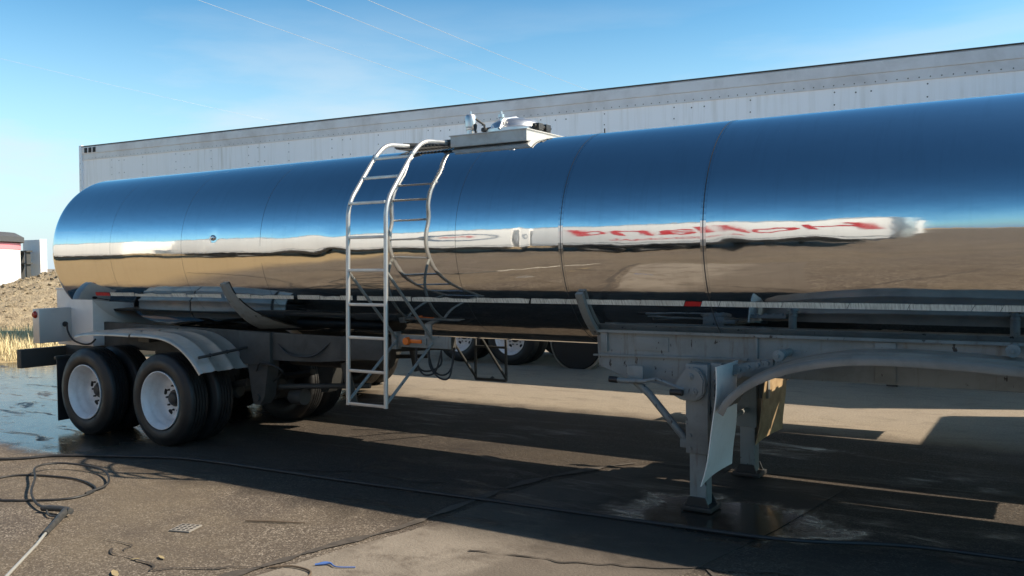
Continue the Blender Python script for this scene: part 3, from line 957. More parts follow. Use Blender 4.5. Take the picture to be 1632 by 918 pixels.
for ya, yb in ((6.06, 6.86), (8.50, 7.70)):
    fender(PROF_R, ya, yb); fender(PROF_B, ya, yb)
# support arms of the fenders, mud flap bracket
bm = B()
tube(bm, [(-7.70, 6.10, 1.0), (-7.58, 6.75, 1.075)], .016, 8)
for u in (.2, .5): lathe(bm, [(.018, -.006), (.024, 0), (.018, .006)], 'y', (-7.70 + .12 * u, 6.10 + .65 * u, 1.0 + .075 * u), 12)
obj('fender_arm', bm, M['black_steel'], TK)
bm = B()
box(bm, -9.0, -8.8, 6.30, 6.72, 1.10, 1.19, .01)
obj('fender_arm', bm, M['gray_dark'], TK)
for yv0, yv1 in ((6.14, 6.74), (7.82, 8.42)):
    bm = B()
    box(bm, -10.375, -10.36, yv0, yv1, .10, .86, .003)
    FLP = obj('mud_flap', bm, M['black'], TK)
    bm = B(); box(bm, -10.39, -10.345, yv0 - .02, yv1 + .08, .85, .89, .004)
    obj('flap_bar', bm, M['black_steel'], FLP)
# axles and brake chambers
for ax in (-9.73, -8.345):
    bm = B()
    tube(bm, [(ax, 6.35, .503), (ax, 8.21, .503)], .064, 16)
    for yv in (6.95, 7.6):
        lathe(bm, [(0, -.09), (.07, -.088), (.085, -.06), (.088, .0), (.085, .05), (.06, .075), (0, .08)], 'x', (ax + .22, yv, .52), 20)
        tube(bm, [(ax, yv, .50), (ax + .2, yv, .52)], .02, 8)
    obj('axle', bm, M['gray_dark'], TK)
for yv in (6.62, 7.95):
    for ax in (-9.73, -8.345):
        bm = B(); lathe(bm, [(.0, -.1), (.205, -.1), (.21, .1), (.0, .1)], 'y', (ax, yv + (.16 if yv < 7 else -.16), .503), 32)
        obj('brake_drum', bm, M['hub'], TK)
bm = B()
tube(bm, [(-7.35, 6.9, .62), (-6.3, 7.2, .66)], .03, 10); tube(bm, [(-6.35, 6.86, .95), (-6.3, 6.95, .48)], .045, 8)
tube(bm, [(-7.3, 7.05, .50), (-7.12, 7.05, .5)], .09, 18)
obj('torque_rod', bm, M['gray_dark'], TK)
bm = B(); tube(bm, [(-7.2, 7.0, 1.02), (-5.9, 7.0, 1.02)], .16, 24); obj('air_tank', bm, M['black_steel'], TK)
for pts in ([(-7.2, 6.72, 1.14), (-6.95, 6.66, 1.02), (-6.6, 6.66, 1.02), (-6.35, 6.72, 1.2)], [(-7.45, 6.66, .82), (-7.3, 6.6, .92), (-7.1, 6.7, .83), (-7.35, 6.8, .68), (-7.5, 6.8, .6)]):
    bm = B(); tube(bm, spline(pts, 8), .010, 8); obj('air_hose', bm, M['hose'], TK)

# rear cabinet, lamp box, bumper
bm = B()
box(bm, -11.02, -10.25, 6.55, 8.01, .975, 1.685, .008)
box(bm, -11.03, -10.24, 6.54, 8.02, 1.68, 1.70, .003)
for i in range(7): lathe(bm, [(0, -.004), (.006, -.003), (.007, .002)], 'y', (-10.29, 6.55, 1.02 + i * .1), 8)
CB = obj('rear_cabinet', bm, M['cabinet'], TK)
LBX = B(); box(LBX, -10.845, -10.705, 6.13, 6.55, 1.03, 1.455, .006)
LB = obj('lamp_box', LBX, M['lamp_box'], TK)
bm = B(); lathe(bm, [(0, -.03), (.03, -.027), (.042, -.012), (.046, .0), (.046, .006)], 'y', (-10.785, 6.129, 1.385), 24)
obj('tail_lamp', bm, M['red_lens'], LB)
bm = B()
tube(bm, spline([(-10.70, 6.46, 1.25), (-10.67, 6.465, 1.24), (-10.655, 6.47, 1.15), (-10.60, 6.50, 1.05), (-10.42, 6.52, 1.0), (-10.2, 6.48, 1.02), (-10.05, 6.45, 1.08)], 8), .011, 8)
lathe(bm, [(0, 0), (.032, 0), (.034, -.02), (0, -.02)], 'x', (-10.685, 6.46, 1.25), 14)
obj('lamp_cable', bm, M['hose'], LB)
bm = B(); box(bm, -11.36, -11.26, 6.2, 8.36, .68, .92, .01); box(bm, -11.26, -10.6, 6.8, 6.9, .80, .98, .01); box(bm, -11.26, -10.6, 7.66, 7.76, .80, .98, .01)
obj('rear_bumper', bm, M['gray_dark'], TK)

# front frame, landing gear
for sgn in (1, -1):
    def yy(d): return YC - sgn * d
    def rng(a, b): return sorted((yy(a), yy(b)))
    a, b = rng(.535, .56)
    bm = B()
    prism(bm, [(-3.345, 1.375), (2.2, 1.39), (2.2, 1.08), (-2.1, 1.065), (-2.24, .965), (-2.48, .915), (-2.68, .94), (-2.87, .975), (-3.05, .99), (-3.325, 1.09), (-3.335, 1.165)], a, b)
    fr = obj('frame_rail', bm, M['gray'], TK)
    bm = B()
    f0, f1 = rng(.50, .605)
    prism(bm, [(-3.37, 1.372), (2.2, 1.387), (2.2, 1.408), (-3.37, 1.394)], f0, f1)
    obj('top_flange', bm, M['gray'], fr)
    bm = B()
    f0, f1 = rng(.56, .585)
    prism(bm, [(-3.37, 1.17), (-2.05, 1.19), (-2.05, 1.205), (-3.37, 1.184)], f0, f1)
    obj('web_seam_bar', bm, M['gray'], fr)
    for sx_, w_ in ((-3.27, .06), (-1.06, .14), (-1.98, .02), (.6, .12)):
        bm = B()
        f2, f3 = rng(.56, .58)
        box(bm, sx_ - w_ / 2, sx_ + w_ / 2, f2, f3, 1.21 if sx_ < -1.5 else 1.085, 1.371, .003)
        obj('stiffener', bm, M['gray'], fr)
    bm = B()
    f2, f3 = rng(.56, .567)
    box(bm, -3.0, -2.70, f2, f3, 1.23, 1.345, .003)
    obj('patch_plate', bm, M['gray'], fr)
    lx, ly = -2.40, yy(.64)
    LG = empty('landing_leg', (lx, ly, 0), TK)
    bm = B()
    box(bm, lx - .095, lx + .085, ly - .09, ly + .09, .46, 1.16, .008)
    f2, f3 = sorted((ly - sgn * .09, ly - sgn * .105))
    box(bm, lx + .088, lx + .175, min(ly - .03, ly + .03), max(ly - .03, ly + .03) , .72, 1.17, .004)
    for i in range(6):
        for q in (0, 1):
            lathe(bm, [(0, -.012), (.011, -.012), (.012, .004)] if sgn > 0 else [(0, .012), (.011, .012), (.012, -.004)], 'y', (lx + .115 + q * .036, ly - sgn * .034, .77 + i * .066), 6)
    for zz in (.50, .60): lathe(bm, [(0, -sgn * .1), (.014, -sgn * .1), (.015, -sgn * .08)], 'y', (lx - .06, ly, zz), 8)
    obj('outer_tube', bm, M['gray'], LG)
    bm = B(); box(bm, lx - .072, lx + .062, ly - .068, ly + .068, .05, .47, .006); obj('inner_tube', bm, M['gray'], LG)
    bm = B(); box(bm, lx - .13, lx + .12, ly - .12, ly + .12, .012, .05, .008); prism(bm, [(lx - .10, .05), (lx + .09, .05), (lx + .06, .12), (lx - .07, .12)], ly - .10, ly - .085); prism(bm, [(lx - .10, .05), (lx + .09, .05), (lx + .06, .12), (lx - .07, .12)], ly + .085, ly + .10)
    obj('foot', bm, M['black_steel'], LG)
    # gearbox cover
    bm = B()
    g0, g1 = sorted((ly - sgn * .09, ly - sgn * .16))
    prism(bm, [(lx - .20, .93), (lx - .10, .88), (lx + .02, .885), (lx + .075, .93), (lx + .085, 1.05), (lx + .04, 1.13), (lx - .04, 1.145), (lx - .09, 1.11)], g0, g1)
    bmesh.ops.bevel(bm, geom=bm.edges[:], offset=.012, segments=2, affect='EDGES')
    for px_, pz_, pr_ in ((-.03, 1.07, .026), (.0, .955, .028), (-.10, .945, .022)):
        lathe(bm, [(0, -sgn * .185), (pr_ * .5, -sgn * .185), (pr_ * .55, -sgn * .172), (pr_, -sgn * .172), (pr_ * 1.05, -sgn * .15)], 'y', (lx + px_, ly, pz_), 14)
    obj('gearbox', bm, M['gray'], LG)
    bm = B()
    tube(bm, [(-2.99, yy(.665), 1.02), (-2.82, yy(.69), .90), (lx - .12, yy(.66), .55)], .030, 10)
    box(bm, -3.0, -2.86, min(yy(.69), yy(.715)), max(yy(.69), yy(.715)), .98, 1.12, .01)
    box(bm, lx - .16, lx - .06, ly - .05, ly + .05, .49, .56, .006)
    obj('leg_brace', bm, M['gray'], LG)
bm = B()
tube(bm, [(-3.10, 6.52, 1.005), (-3.0, 6.52, 1.0), (-2.80, 6.50, 1.01)], [.022, .022, .016], 10)
tube(bm, bend([(-2.82, 6.5, 1.01), (-2.72, 6.5, 1.035), (-2.48, 6.48, .965)], .04), .014, 8)
obj('crank_handle', bm, M['gray'], TK)
bm = B(); tube(bm, [(-3.135, 6.52, 1.006), (-3.06, 6.52, 1.003)], .026, 10); obj('crank_grip', bm, M['black_steel'], TK)
bm = B(); tube(bm, [(-2.56, 6.40, .955), (-2.46, 6.40, .955)], .024, 10); obj('crank_socket', bm, M['black_steel'], TK)
bm = B(); tube(bm, [(-2.4, 6.75, 1.03), (-2.4, 7.8, 1.03)], .03, 10); tube(bm, [(-2.40, 6.7, .62), (-2.4, 7.86, .62)], .022, 8); obj('cross_shaft', bm, M['gray'], TK)
for cx in (-3.0, -1.6, .2, 1.8):
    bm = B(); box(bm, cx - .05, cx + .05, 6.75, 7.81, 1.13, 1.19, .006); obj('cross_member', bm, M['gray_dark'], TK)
bm = B(); box(bm, -1.3, 2.2, 6.75, 7.81, 1.065, 1.078, .003); obj('kingpin_plate', bm, M['gray_dark'], TK)

# front quarter fenders and their flaps
PROF_F = [(-2.09, .885), (-2.03, .985), (-1.87, 1.12), (-1.62, 1.235), (-1.30, 1.31), (-1.0, 1.334), (-.6, 1.33), (-.2, 1.308), (.25, 1.27), (.7, 1.18)]
for ya, yb in ((6.08, 6.60), (8.48, 7.96)):
    o = fender(PROF_F, ya, yb, ribs=2, lip=.055, mat='poly_fender')
for yv in (6.50, 8.06):
    for fx, fz in ((-1.74, 1.27), (-.26, 1.37)):
        bm = B()
        s_ = -1 if yv < 7.28 else 1
        lathe(bm, [(0, -.10), (.012, -.10), (.014, -.085), (.042, -.082), (.044, -.05), (.03, -.048), (.03, .22)], 'y', (fx, yv, fz), 18)
        lathe(bm, [(.036, -.02), (.04, -.015), (.036, -.01)], 'y', (fx, yv, fz), 14); lathe(bm, [(.036, .02), (.04, .025), (.036, .03)], 'y', (fx, yv, fz), 14)
        obj('fender_mount', bm, M['gray'], TK)
bm = B()
prism(bm, [(-2.10, 1.10), (-1.80, 1.19), (-1.80, 1.235), (-2.10, 1.175)], 6.50, 6.56)
for i in range(4): lathe(bm, [(0, -.02), (.014, -.018), (.015, 0)], 'y', (-2.05 + i * .07, 6.50, 1.145 + i * .02), 8)
obj('fender_arm', bm, M['gray'], TK)
def flap(name, ya, yb, ztop, zbot, x0, mat, curl, skew, lab=None):
    bm = B(); prev = None
    n, mcol = 14, 8
    front, back = {}, {}
    for i in range(n + 1):
        u = i / n
        for j in range(mcol + 1):
            w = j / mcol
            z = ztop + (zbot - ztop) * u + skew * (1 - w) * u * -1
            x = x0 - curl * (u ** 2.2) * (1 - .75 * w) - .02 * math.sin(w * math.pi) * u + .006 * math.sin(9 * u + 3 * w)
            y = ya + (yb - ya) * w * (1 - .10 * u)
            front[i, j] = bm.verts.new((x + .004, y, z)); back[i, j] = bm.verts.new((x - .004, y, z))
    for i in range(n):
        for j in range(mcol):
            bm.faces.new((front[i, j], front[i, j + 1], front[i + 1, j + 1], front[i + 1, j]))
            bm.faces.new((back[i, j], back[i + 1, j], back[i + 1, j + 1], back[i, j + 1]))
    for i in range(n):
        for j in (0, mcol): bm.faces.new((front[i, j], front[i + 1, j], back[i + 1, j], back[i, j]))
    for j in range(mcol):
        for i in (0, n): bm.faces.new((front[i, j], front[i, j + 1], back[i, j + 1], back[i, j]))
    o = obj(name, bm, mat, TK)
    if lab: o['label'] = lab
flap('mud_flap', 6.13, 6.63, 1.20, .41, -2.105, M['flap_white'], .12, .09, 'white poly mud flap behind the landing leg')
flap('mud_flap', 7.80, 8.50, 1.22, .36, -2.22, M['flap_brown'], .10, .05, 'brown dirty mud flap hanging in the sun')
flap('mud_flap', 8.02, 8.44, 1.28, .93, -1.75, M['flap_brown'], .10, .02, 'short brown flap piece under the far fender')

# ------------------------------------------------------------------ second tanker, put in for the wheels and shadow band under the tank
TK2 = copy_tree(TK, None, skip=('ladder', 'drop_step', 'tape_strip', 'landing_leg', 'crank_handle', 'crank_grip', 'gauge_fitting', 'air_hose', 'marker_bracket', 'leg_brace', 'mud_flap', 'cross_shaft', 'wheel', 'tank'))
TK2.location = (TK.location.x - 1.28, 9.97, 0)
make_tank(TK2, 9.97 - YC, -1.28, 6.3, 200)
for ax in (-11.01, -9.625):
    for sgn in (1, -1):
        make_wheel(TK2, (ax, 9.97 - sgn * 1.20, .503), True, sgn < 0, mats=('tyre', 'hub', 'hub'))
        make_wheel(TK2, (ax, 9.97 - sgn * .86, .503), False, sgn < 0, mats=('tyre', 'hub', 'hub'))
tag(TK2, 'second tank trailer added close behind the polished one for its wheels and shadow, mostly hidden', 'tanker trailer', 'polished tank trailers')
for ch in TK.children:                                      # its legs are cranked down further forward
    if ch.name.split('.')[0] in ('landing_leg',):
        c = copy_tree(ch, TK2); c.location = ch.location + Vector((4.8, 0, 0))

# ------------------------------------------------------------------ white box trailer behind
def rivet_line(bm, p, d, n, step, face=-1, r=.011):
    for i in range(n):
        q = Vector(p) + Vector(d) * step * i
        vs = [bm.verts.new((q.x + r * math.cos(a), q.y + face * .002, q.z + r * math.sin(a))) for a in [k * math.pi / 3 for k in range(6)]]
        c = bm.verts.new((q.x, q.y + face * .008, q.z))
        for k in range(6): bm.faces.new((vs[k], vs[(k + 1) % 6], c)).material_index = 1

BX0, BX1, BY0, BY1, BZ0, BZ1 = -22.55, 2.2, 14.2, 16.8, 1.28, 5.03
BT = empty('box_trailer', (-11, 15.5, 0))
tag(BT, 'long white riveted box trailer standing behind the tanker', 'box trailer')
bm = B()
box(bm, BX0, BX1, BY0, BY1, BZ0, BZ1 - .36)
n = 19
for i in range(1, n):
    xx = BX0 + (BX1 - BX0) * i / n
    rivet_line(bm, (xx - .03, BY0, BZ0 + .1), (0, 0, 1), 18, .19, r=.013)
    if i % 2:
        rivet_line(bm, (xx + .28, BY0, BZ0 + 1.7), (0, 0, 1), 6, .32, r=.014)
        rivet_line(bm, (xx + .50, BY0, BZ0 + 1.7), (0, 0, 1), 6, .32, r=.014)
    box(bm, xx - .075, xx - .07, BY0 - .004, BY0, BZ0 + .02, BZ1 - .37)
obj('side_body', bm, [M['side'], M['rivet']], BT, sharp=30)
bm = B()
prism(bm, [(BY0 - .02, BZ1 - .36), (BY0 - .02, BZ1 - .20), (BY0 - .035, BZ1 - .19), (BY0 - .035, BZ1 - .02), (BY0 - .02, BZ1), (BY1 + .02, BZ1), (BY1 + .035, BZ1 - .02), (BY1 + .035, BZ1 - .19), (BY1 + .02, BZ1 - .2), (BY1 + .02, BZ1 - .36)], BX0, BX1, 'yz')
rivet_line(bm, (BX0 + .3, BY0 - .02, BZ1 - .32), (1, 0, 0), 150, .15, r=.011)
obj('top_rail', bm, [M['trailer_rail'], M['rivet']], BT, sharp=30)
bm = B(); box(bm, BX0 - .02, BX1 + .02, BY0 - .045, BY1 + .045, BZ1 + .002, BZ1 + .02, .004); obj('roof_edge', bm, M['gray_dark'], BT)
bm = B(); box(bm, BX0 - .12, BX0 - .003, BY0 - .045, BY0 + .14, BZ0 - .1, BZ1 + .04, .012); rivet_line(bm, (BX0 - .05, BY0 - .045, BZ0), (0, 0, 1), 24, .15, r=.01)
obj('corner_post', bm, [M['side'], M['rivet']], BT)
for i in range(3):
    bm = B(); box(bm, BX0 + .14 + i * .19, BX0 + .24 + i * .19, BY0 - .055, BY0 - .033, BZ1 - .17, BZ1 - .04, .004); obj('vent_plug', bm, M['black'], BT)
bm = B(); box(bm, BX0, BX1, BY0 + .0, BY0 + .10, BZ0 - .16, BZ0 - .002); box(bm, BX0, BX1, BY1 - .1, BY1, BZ0 - .16, BZ0 - .002)
for i in range(24): box(bm, BX0 + .5 + i * .95, BX0 + .58 + i * .95, BY0 + .1, BY1 - .1, BZ0 - .12, BZ0 - .004)
obj('bottom_rail', bm, M['gray_dark'], BT)
for ax in (-10.15, -8.95):
    for yv, fl in ((BY0 + .02, False), (BY1 - .02, True)):
        make_wheel(BT, (ax, yv, .53), True, fl, tyre_r=.53, rim_r=.33)
        make_wheel(BT, (ax, yv + (.35 if not fl else -.35), .53), False, fl, tyre_r=.53, rim_r=.33)
    bm = B(); tube(bm, [(ax, BY0 + .3, .53), (ax, BY1 - .3, .53)], .065, 12); obj('axle', bm, M['gray_dark'], BT)
bm = B(); box(bm, -11.2, -7.8, BY0 + .75, BY0 + .9, .75, 1.1); box(bm, -11.2, -7.8, BY1 - .9, BY1 - .75, .75, 1.1); obj('bogie_frame', bm, M['gray_dark'], BT)
for lx in (-2.2,):
    for yv in (BY0 + .4, BY1 - .4):
        bm = B(); box(bm, lx - .08, lx + .08, yv - .08, yv + .08, .04, 1.12); box(bm, lx - .15, lx + .15, yv - .15, yv + .15, 0.012, .04); obj('landing_leg', bm, M['gray_dark'], BT)
bm = B()
lathe(bm, [(0, .0), (.50, 0), (.53, .03), (.53, .25), (.5, .28), (0, .28)], 'y', (-7.55, BY0 + .1, .53), 48)
lathe(bm, [(.525, .0), (.56, .02), (.56, .26), (.525, .28)], 'y', (-7.55, BY0 + .1, .53), 48, 1)
obj('spare_tyre', bm, [M['tyre'], M['fender']], BT)
BT.rotation_euler = (0, R_(0.78), 0)        # stands nose-low
BT.location.z = 0.02
for ch in BT.children:
    if ch.name.split('.')[0] in ('wheel', 'landing_leg', 'axle', 'spare_tyre'):   # running gear stays level
        pass

def truck():  # unseen vehicle added beyond the right edge, only to cast its shadow into view
    T = empty('shadow_truck', (3.0, 12.5, 0))
    tag(T, 'dark truck tractor added outside the view to shade the ground at right', 'truck')
    y0, y1 = 11.35, 13.55
    bm = B()
    prism(bm, [(.55, 1.0), (.55, 3.45), (.75, 3.6), (2.3, 3.7), (3.1, 2.75), (3.4, 2.0), (5.2, 1.85), (5.45, 1.6), (5.5, .75), (4.9, .7), (1.0, .75)], y0, y1)
    bmesh.ops.bevel(bm, geom=bm.edges[:], offset=.06, segments=3, affect='EDGES')
    obj('cab', bm, M['black_steel'], T)
    bm = B(); box(bm, -.1 + .4, 5.2, y0 + .7, y0 + .85, .7, .95); box(bm, .3, 5.2, y1 - .85, y1 - .7, .7, .95); obj('frame_rail', bm, M['gray_dark'], T)
    for ax in (.95, 4.55):
        make_wheel(T, (ax, y0 - .02, .503), True, False); make_wheel(T, (ax, y1 + .02, .503), True, True)
truck()
for o_ in COL.objects:
    if o_.name.startswith('shadow_truck'): o_.location.x += 1.45

# ------------------------------------------------------------------ trailers across the yard, seen mirrored in the tank
M['side_bright'] = M['side']
def yard_trailer(x0, x1, label, deco):
    y1, y0 = -1.9, -4.5
    T = empty('freight_trailer', ((x0 + x1) / 2, -3.2, 0))
    tag(T, label, 'box trailer', 'white trailers across the yard')
    bm = B(); box(bm, x0, x1, y0, y1, 1.12, 4.02, .03)
    bu = B(); box(bu, x0 + .2, x1 - .6, y1 - .5, y1 - .25, .62, .98); obj('underframe', bu, M['underframe'], T)
    k = int((x1 - x0) / 1.25)
    for i in range(1, k): box(bm, x0 + (x1 - x0) * i / k, x0 + (x1 - x0) * i / k + .012, y1, y1 + .004, 1.2, 3.9)
    obj('body', bm, M['pale_wall'], T)
    bm = B(); box(bm, x0, x1, y1 - .05, y1 + .02, 1.0, 1.118); box(bm, x0, x1, y1 - .05, y1 + .015, 1.32, 1.36); obj('bottom_rail', bm, M['roof_dark'], T)
    bm = B(); box(bm, x0 - .01, x1 + .01, y0 - .02, y1 + .02, 4.022, 4.08, .01); obj('roof', bm, M['trailer_rail'], T)
    for ax in (x0 + 1.3, x0 + 2.5):
        make_wheel(T, (ax, y1 - .05, .5), True, True, mats=('tyre', 'hub', 'hub')); make_wheel(T, (ax, y0 + .05, .5), True, False, mats=('tyre', 'hub', 'hub'))
    for lx in (x1 - 2.0,):
        for yv in (y0 + .4, y1 - .4):
            bm = B(); box(bm, lx - .08, lx + .08, yv - .08, yv + .08, .0, 1.0); obj('landing_leg', bm, M['gray_dark'], T)
    deco(T, x0, x1, y1)
    return T
def words(T, s, x, y, z, size, mat, sx_=1.0, shear=0.0, name='lettering'):
    cu = bpy.data.curves.new(name, 'FONT')
    cu.body = s; cu.size = size; cu.shear = shear; cu.extrude = .002; cu.offset = .012 * size
    cu.align_x = 'CENTER'; cu.align_y = 'CENTER'
    cu.materials.append(mat)
    tmp = bpy.data.objects.new(name, cu); COL.objects.link(tmp)
    dg = bpy.context.evaluated_depsgraph_get(); dg.update()
    me = bpy.data.meshes.new_from_object(tmp.evaluated_get(dg))
    bpy.data.objects.remove(tmp)
    o = bpy.data.objects.new(name, me); COL.objects.link(o)
    o.rotation_euler = (R_(90), 0, R_(180)); o.scale = (sx_, 1, 1)
    o.parent = T; o.location = Vector((x, y, z)) - world_origin(T)
    return o
def deco_letters(T, x0, x1, y):
    words(T, 'Holland', -5.0, y + .006, 2.85, 1.55, M['red_paint'], 1.12, .22)
    words(T, 'REGIONAL', -5.9, y + .006, 1.78, .34, M['red_paint'], 1.3)
    bm = B(); tube(bm, [(x1 + .06, y - .10, 1.1), (x1 + .06, y - .10, 4.06)], .16, 20); obj('corner_cap', bm, M['stainless'], T)
def deco_emblem(T, x0, x1, y):
    bm = B()
    cx, cz = x1 - 1.5, 2.75
    n = 48
    for k in range(n):
        a0, a1 = 2 * math.pi * k / n, 2 * math.pi * (k + 1) / n
        def pt(a, inner):
            rr = (1.05, .62) if not inner else (.80, .44)
            off = .14 if inner else 0
            return (cx + off + rr[0] * math.cos(a), y + .006, cz + rr[1] * math.sin(a))
        bm.faces.new([bm.verts.new(p) for p in (pt(a0, 0), pt(a1, 0), pt(a1, 1), pt(a0, 1))])
    obj('oval_emblem', bm, M['blue_paint'], T)
    bm = B()
    for k in range(4): box(bm, cx - .35 + k * .22, cx - .22 + k * .22, y + .004, y + .008, 2.7 - .05 * (k % 2), 2.95)
    obj('emblem_bars', bm, M['red_paint'], T)
yard_trailer(-8.6, -2.15, 'white freight trailer with red lettering across the yard', deco_letters)
yard_trailer(-19.4, -8.9, 'white freight trailer with gray oval emblem across the yard', deco_emblem)

yard_trailer(-36.5, -21.4, 'plain white freight trailer at the far end of the row across the yard', lambda T, x0, x1, y: None)

# ------------------------------------------------------------------ far left background
bm = B()
WB = empty('white_building', (-75.65, 33.28, 0))
tag(WB, 'bright white round building with pink band and dark roof at far left', 'building')
lathe(bm, [(7.5, 0), (7.5, 3.9), (0, 3.9)], 'z', (-75.65, 33.28, 0), 72)
obj('wall', bm, M['pale_wall'], WB)
bm = B(); lathe(bm, [(7.52, 3.4), (7.55, 3.42), (7.55, 3.9), (7.5, 3.92)], 'z', (-75.65, 33.28, 0), 72); obj('pink_band', bm, M['pink'], WB)
bm = B(); lathe(bm, [(7.7, 3.96), (7.8, 4.0), (7.8, 4.4), (7.2, 4.75), (0, 5.2)], 'z', (-75.65, 33.28, 0), 72); obj('roof', bm, M['roof_dark'], WB)
SC = empty('storage_container', (-87.5, 52, 0))
tag(SC, 'pale gray storage container standing beyond the dirt mound', 'container')
bm = B(); box(bm, -89.9, -86.9, 50.0, 50.7, .05, 4.75, .03); obj('body', bm, M['gray_wall'], SC)
bm = B(); box(bm, -86.88, -86.82, 50.0, 50.7, .05, 4.8, .01); obj('door_frame', bm, M['trailer_rail'], SC)
bm = B(); box(bm, -88.8, -88.4, 48.9, 49.3, 0, 3.6); box(bm, -87.6, -87.3, 48.9, 49.3, 0, 3.6); box(bm, -89.0, -87.1, 48.8, 49.4, 2.3, 2.45); box(bm, -89.0, -87.1, 48.8, 49.4, 3.5, 3.65)
tag(obj('steel_frame', bm, M['gray_dark']), 'dark steel frame between white building and gray container', 'frame')

def bare_tree(x, y, hgt, label):
    T = empty('bare_tree', (x, y, 0)); tag(T, label, 'tree')
    bm = B(); tw = B()
    tube(bm, [(x, y, 0), (x + .1, y, hgt * .3), (x - .05, y + .1, hgt * .55)], [.18, .13, .09], 8)
    def branch(p, d, ln, r, lev):
        q = p + d * ln
        tube(bm if lev < 2 else tw, [p, (p + q) / 2 + Vector((random.uniform(-.1, .1),) * 3) * ln * .4, q], [r, r * .8, r * .55], 5)
        if lev > 3: return
        for _ in range(4 if lev < 2 else 3):
            nd = (d + Vector((random.gauss(0, .55), random.gauss(0, .55), random.gauss(.15, .35)))).normalized()
            branch(p + d * ln * random.uniform(.5, 1), nd, ln * random.uniform(.55, .75), r * .55, lev + 1)
    for k in range(5):
        a = k * 1.3
        branch(Vector((x, y, hgt * (.28 + .06 * k))), Vector((math.cos(a) * .6, math.sin(a) * .6, .8)).normalized(), hgt * .28, .07, 0)
    obj('trunk', bm, M['bark'], T); obj('crown', tw, M['bark'], T)
bare_tree(-89.5, 57.5, 5.6, 'bare leafless tree beside the gray container')

# ------------------------------------------------------------------ power lines
def wire(a, b, sag, label):
    a, b = Vector(a), Vector(b)
    bm = B(); n = 40
    tube(bm, [a.lerp(b, i / n) - Vector((0, 0, sag * 4 * (i / n) * (1 - i / n))) for i in range(n + 1)], .0085, 5)
    tag(obj('power_line', bm, M['wire']), label, 'power line', 'power lines crossing the sky')

for a, b, sag, lab in (((-36.2, 22.0, 15.45), (-39.5, 84.0, 14.4), .3, 'lowest pale power line slanting down to the trailer roof'),
                       ((-27.0, 17.0, 13.6), (-37.8, 86.0, 16.1), .3, 'middle pale power line at the top of the sky'),
                       ((-23.6, 18.0, 12.9), (-33.4, 80.0, 16.1), .3, 'thin power line furthest right in the sky'),
                       ((-86.5, 37.0, 22.6), (-69.0, 88.0, 16.2), .4, 'faint far power line at the left of the sky')):
    wire(a, b, sag, lab)

# ------------------------------------------------------------------ hose, pressure lance and litter on the ground
bm = B()
hp = [(-12.5, 3.6, .016), (-10.6, 4.1, .016), (-9.2, 4.82, .016), (-8.82, 5.22, .016), (-8.2, 5.52, .016), (-7.5, 5.78, .016), (-6.4, 5.86, .016), (-5.4, 5.9, .016), (-3.86, 6.0, .016), (-2.3, 6.09, .018), (-1.58, 6.17, .018), (-.6, 6.47, .018), (1.2, 6.3, .018), (3.0, 5.0, .018)]
tube(bm, spline(hp, 12), .0145, 8)
tag(obj('wash_hose', bm, M['hose']), 'long black wash hose lying along the ground in front of the wheels', 'hose')
bm = B()
lp = [(-9.6, 3.3, .012), (-8.7, 3.55, .012), (-8.1, 3.75, .012), (-7.55, 3.98, .012), (-7.15, 4.25, .012), (-7.12, 4.48, .013), (-7.30, 4.64, .014), (-7.75, 4.72, .013), (-8.25, 4.60, .012), (-8.40, 4.42, .012),
      (-8.25, 4.15, .02), (-7.95, 3.98, .02), (-7.6, 3.98, .012)]
tube(bm, spline(lp, 12), .0095, 8)
tag(obj('spray_hose', bm, M['hose']), 'thin coiled hose looping beside the spray lance', 'hose')
bm = B()
lp = [(-7.5, 4.75, .012), (-7.9, 4.85, .06), (-8.25, 4.80, .12), (-8.15, 4.62, .16), (-7.8, 4.36, .13), (-7.45, 4.14, .06), (-7.1, 4.0, .035), (-6.86, 3.97, .04)]
lp = [(-7.15, 4.46, .012), (-7.25, 4.74, .03), (-7.72, 4.98, .05), (-8.25, 4.92, .06), (-8.28, 4.68, .07), (-7.85, 4.42, .07), (-7.45, 4.16, .05), (-7.1, 4.01, .035), (-6.86, 3.965, .04)]
SG = empty('spray_lance', (-6.7, 3.97, 0))
tag(SG, 'pressure washer gun with pale lance lying on the asphalt', 'spray lance')
tube(bm, spline(lp, 12), .0105, 8)
obj('hose_tail', bm, M['hose'], SG)
bm = B()
tube(bm, bend([(-6.93, 3.962, .035), (-6.80, 3.985, .045), (-6.66, 3.995, .05), (-6.60, 3.97, .05)], .05), [.017] + [.024] * 12 + [.026], 10) if False else tube(bm, spline([(-6.94, 3.962, .035), (-6.82, 3.985, .045), (-6.68, 4.0, .05), (-6.60, 3.99, .05)], 4), .024, 10)
tube(bm, [(-6.66, 3.985, .045), (-6.50, 3.82, .035), (-6.28, 3.60, .03)], [.030, .025, .021], 10)
tube(bm, spline([(-6.86, 3.95, .03), (-6.74, 3.90, .02), (-6.62, 3.92, .025)], 6), .008, 6)
obj('grip', bm, M['gun'], SG)
bm = B(); tube(bm, [(-6.30, 3.62, .03), (-6.1, 3.43, .022), (-5.6, 2.93, .018), (-5.3, 2.62, .018)], .0105, 10); obj('lance', bm, M['lance'], SG)

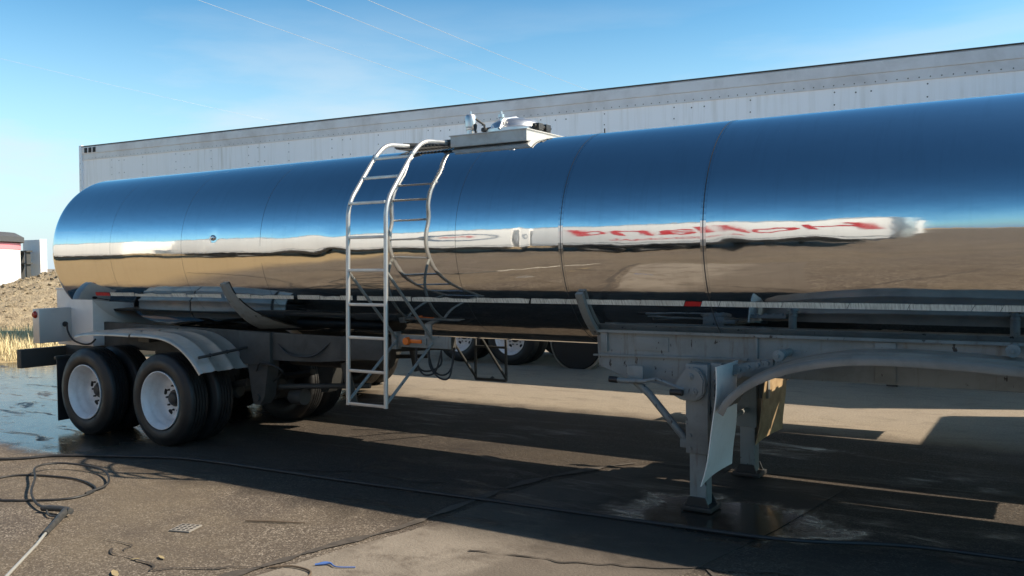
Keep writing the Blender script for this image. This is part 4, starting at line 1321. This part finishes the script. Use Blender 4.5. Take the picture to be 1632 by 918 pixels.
bm = B()
g = 4
cx, cy = -5.55, 4.25
bmesh.ops.create_grid(bm, x_segments=1, y_segments=1, size=.1, matrix=Matrix.Translation((0, 0, 0)))
bm.clear()
box(bm, -.085, .085, -.085, .085, .0, .012, .003)
for i in range(g):
    for j in range(g):
        lathe(bm, [(0, .0127), (.013, .0127), (.014, .0122)], 'z', (-.06 + i * .04, -.06 + j * .04, 0), 8, 1)
bmesh.ops.rotate(bm, verts=bm.verts, matrix=Matrix.Rotation(.32, 3, 'Z')); bmesh.ops.translate(bm, verts=bm.verts, vec=(cx, cy, .002))
tag(obj('drain_cover', bm, [M['grate'], M['dark_hole']]), 'small pale perforated cover set in the asphalt', 'drain cover')

def leaf(x, y, ln, label, mat, wid=.3):
    bm = B(); a = random.random() * 6.28
    pts = [(-.5, 0, .004), (-.2, wid * .5, .02), (.2, wid * .4, .03), (.5, 0, .012), (.2, -wid * .45, .01), (-.2, -wid * .4, .006)]
    top = [bm.verts.new((p[0] * ln, p[1] * ln, .005 + p[2] * ln * 2)) for p in pts]
    bot = [bm.verts.new((p[0] * ln, p[1] * ln, .002 + p[2] * ln * 2)) for p in pts]
    bm.faces.new(top); bm.faces.new(bot[::-1])
    for k in range(6): bm.faces.new((top[k], bot[k], bot[(k + 1) % 6], top[(k + 1) % 6]))
    bmesh.ops.rotate(bm, verts=bm.verts, matrix=Matrix.Rotation(a, 3, 'Z'))
    o = obj('dry_leaf', bm, mat, None, loc=(x, y, .006), smooth=False)
    tag(o, label, 'leaf', 'dry leaves on the pavement')
leaf(-5.13, 3.73, .10, 'yellow dry leaf beside the pavement crack', M['leaf'])
leaf(-5.12, 3.38, .15, 'pale dry leaf at the lower edge of the asphalt', M['leaf'])
leaf(-5.26, 3.62, .06, 'small curled leaf on the cracked asphalt', M['leaf'])
bm = B(); tube(bm, [(-5.30, 4.60, .012), (-5.08, 4.69, .014), (-4.86, 4.79, .010)], [.006, .008, .004], 6)
tag(obj('twig', bm, M['stick']), 'thin brown twig lying at the edge of the shadow', 'twig')
bm = B(); tube(bm, spline([(-4.35, 3.96, .012), (-4.22, 4.04, .016), (-4.05, 4.03, .014), (-3.98, 3.92, .012)], 5), .007, 6)
tag(obj('twig', bm, M['stick']), 'bent dark twig on the edge of the concrete pad', 'twig')
bm = B(); tube(bm, spline([(-4.12, 4.14, .014), (-4.05, 4.20, .018), (-3.97, 4.18, .014), (-3.86, 4.24, .012)], 5), [.006, .007, .010, .012, .010, .008, .007, .006, .005, .005, .004, .004, .004, .004, .004, .004], 6)
tag(obj('plastic_scrap', bm, M['blue_rag']), 'small blue plastic scrap on the concrete pad', 'litter')
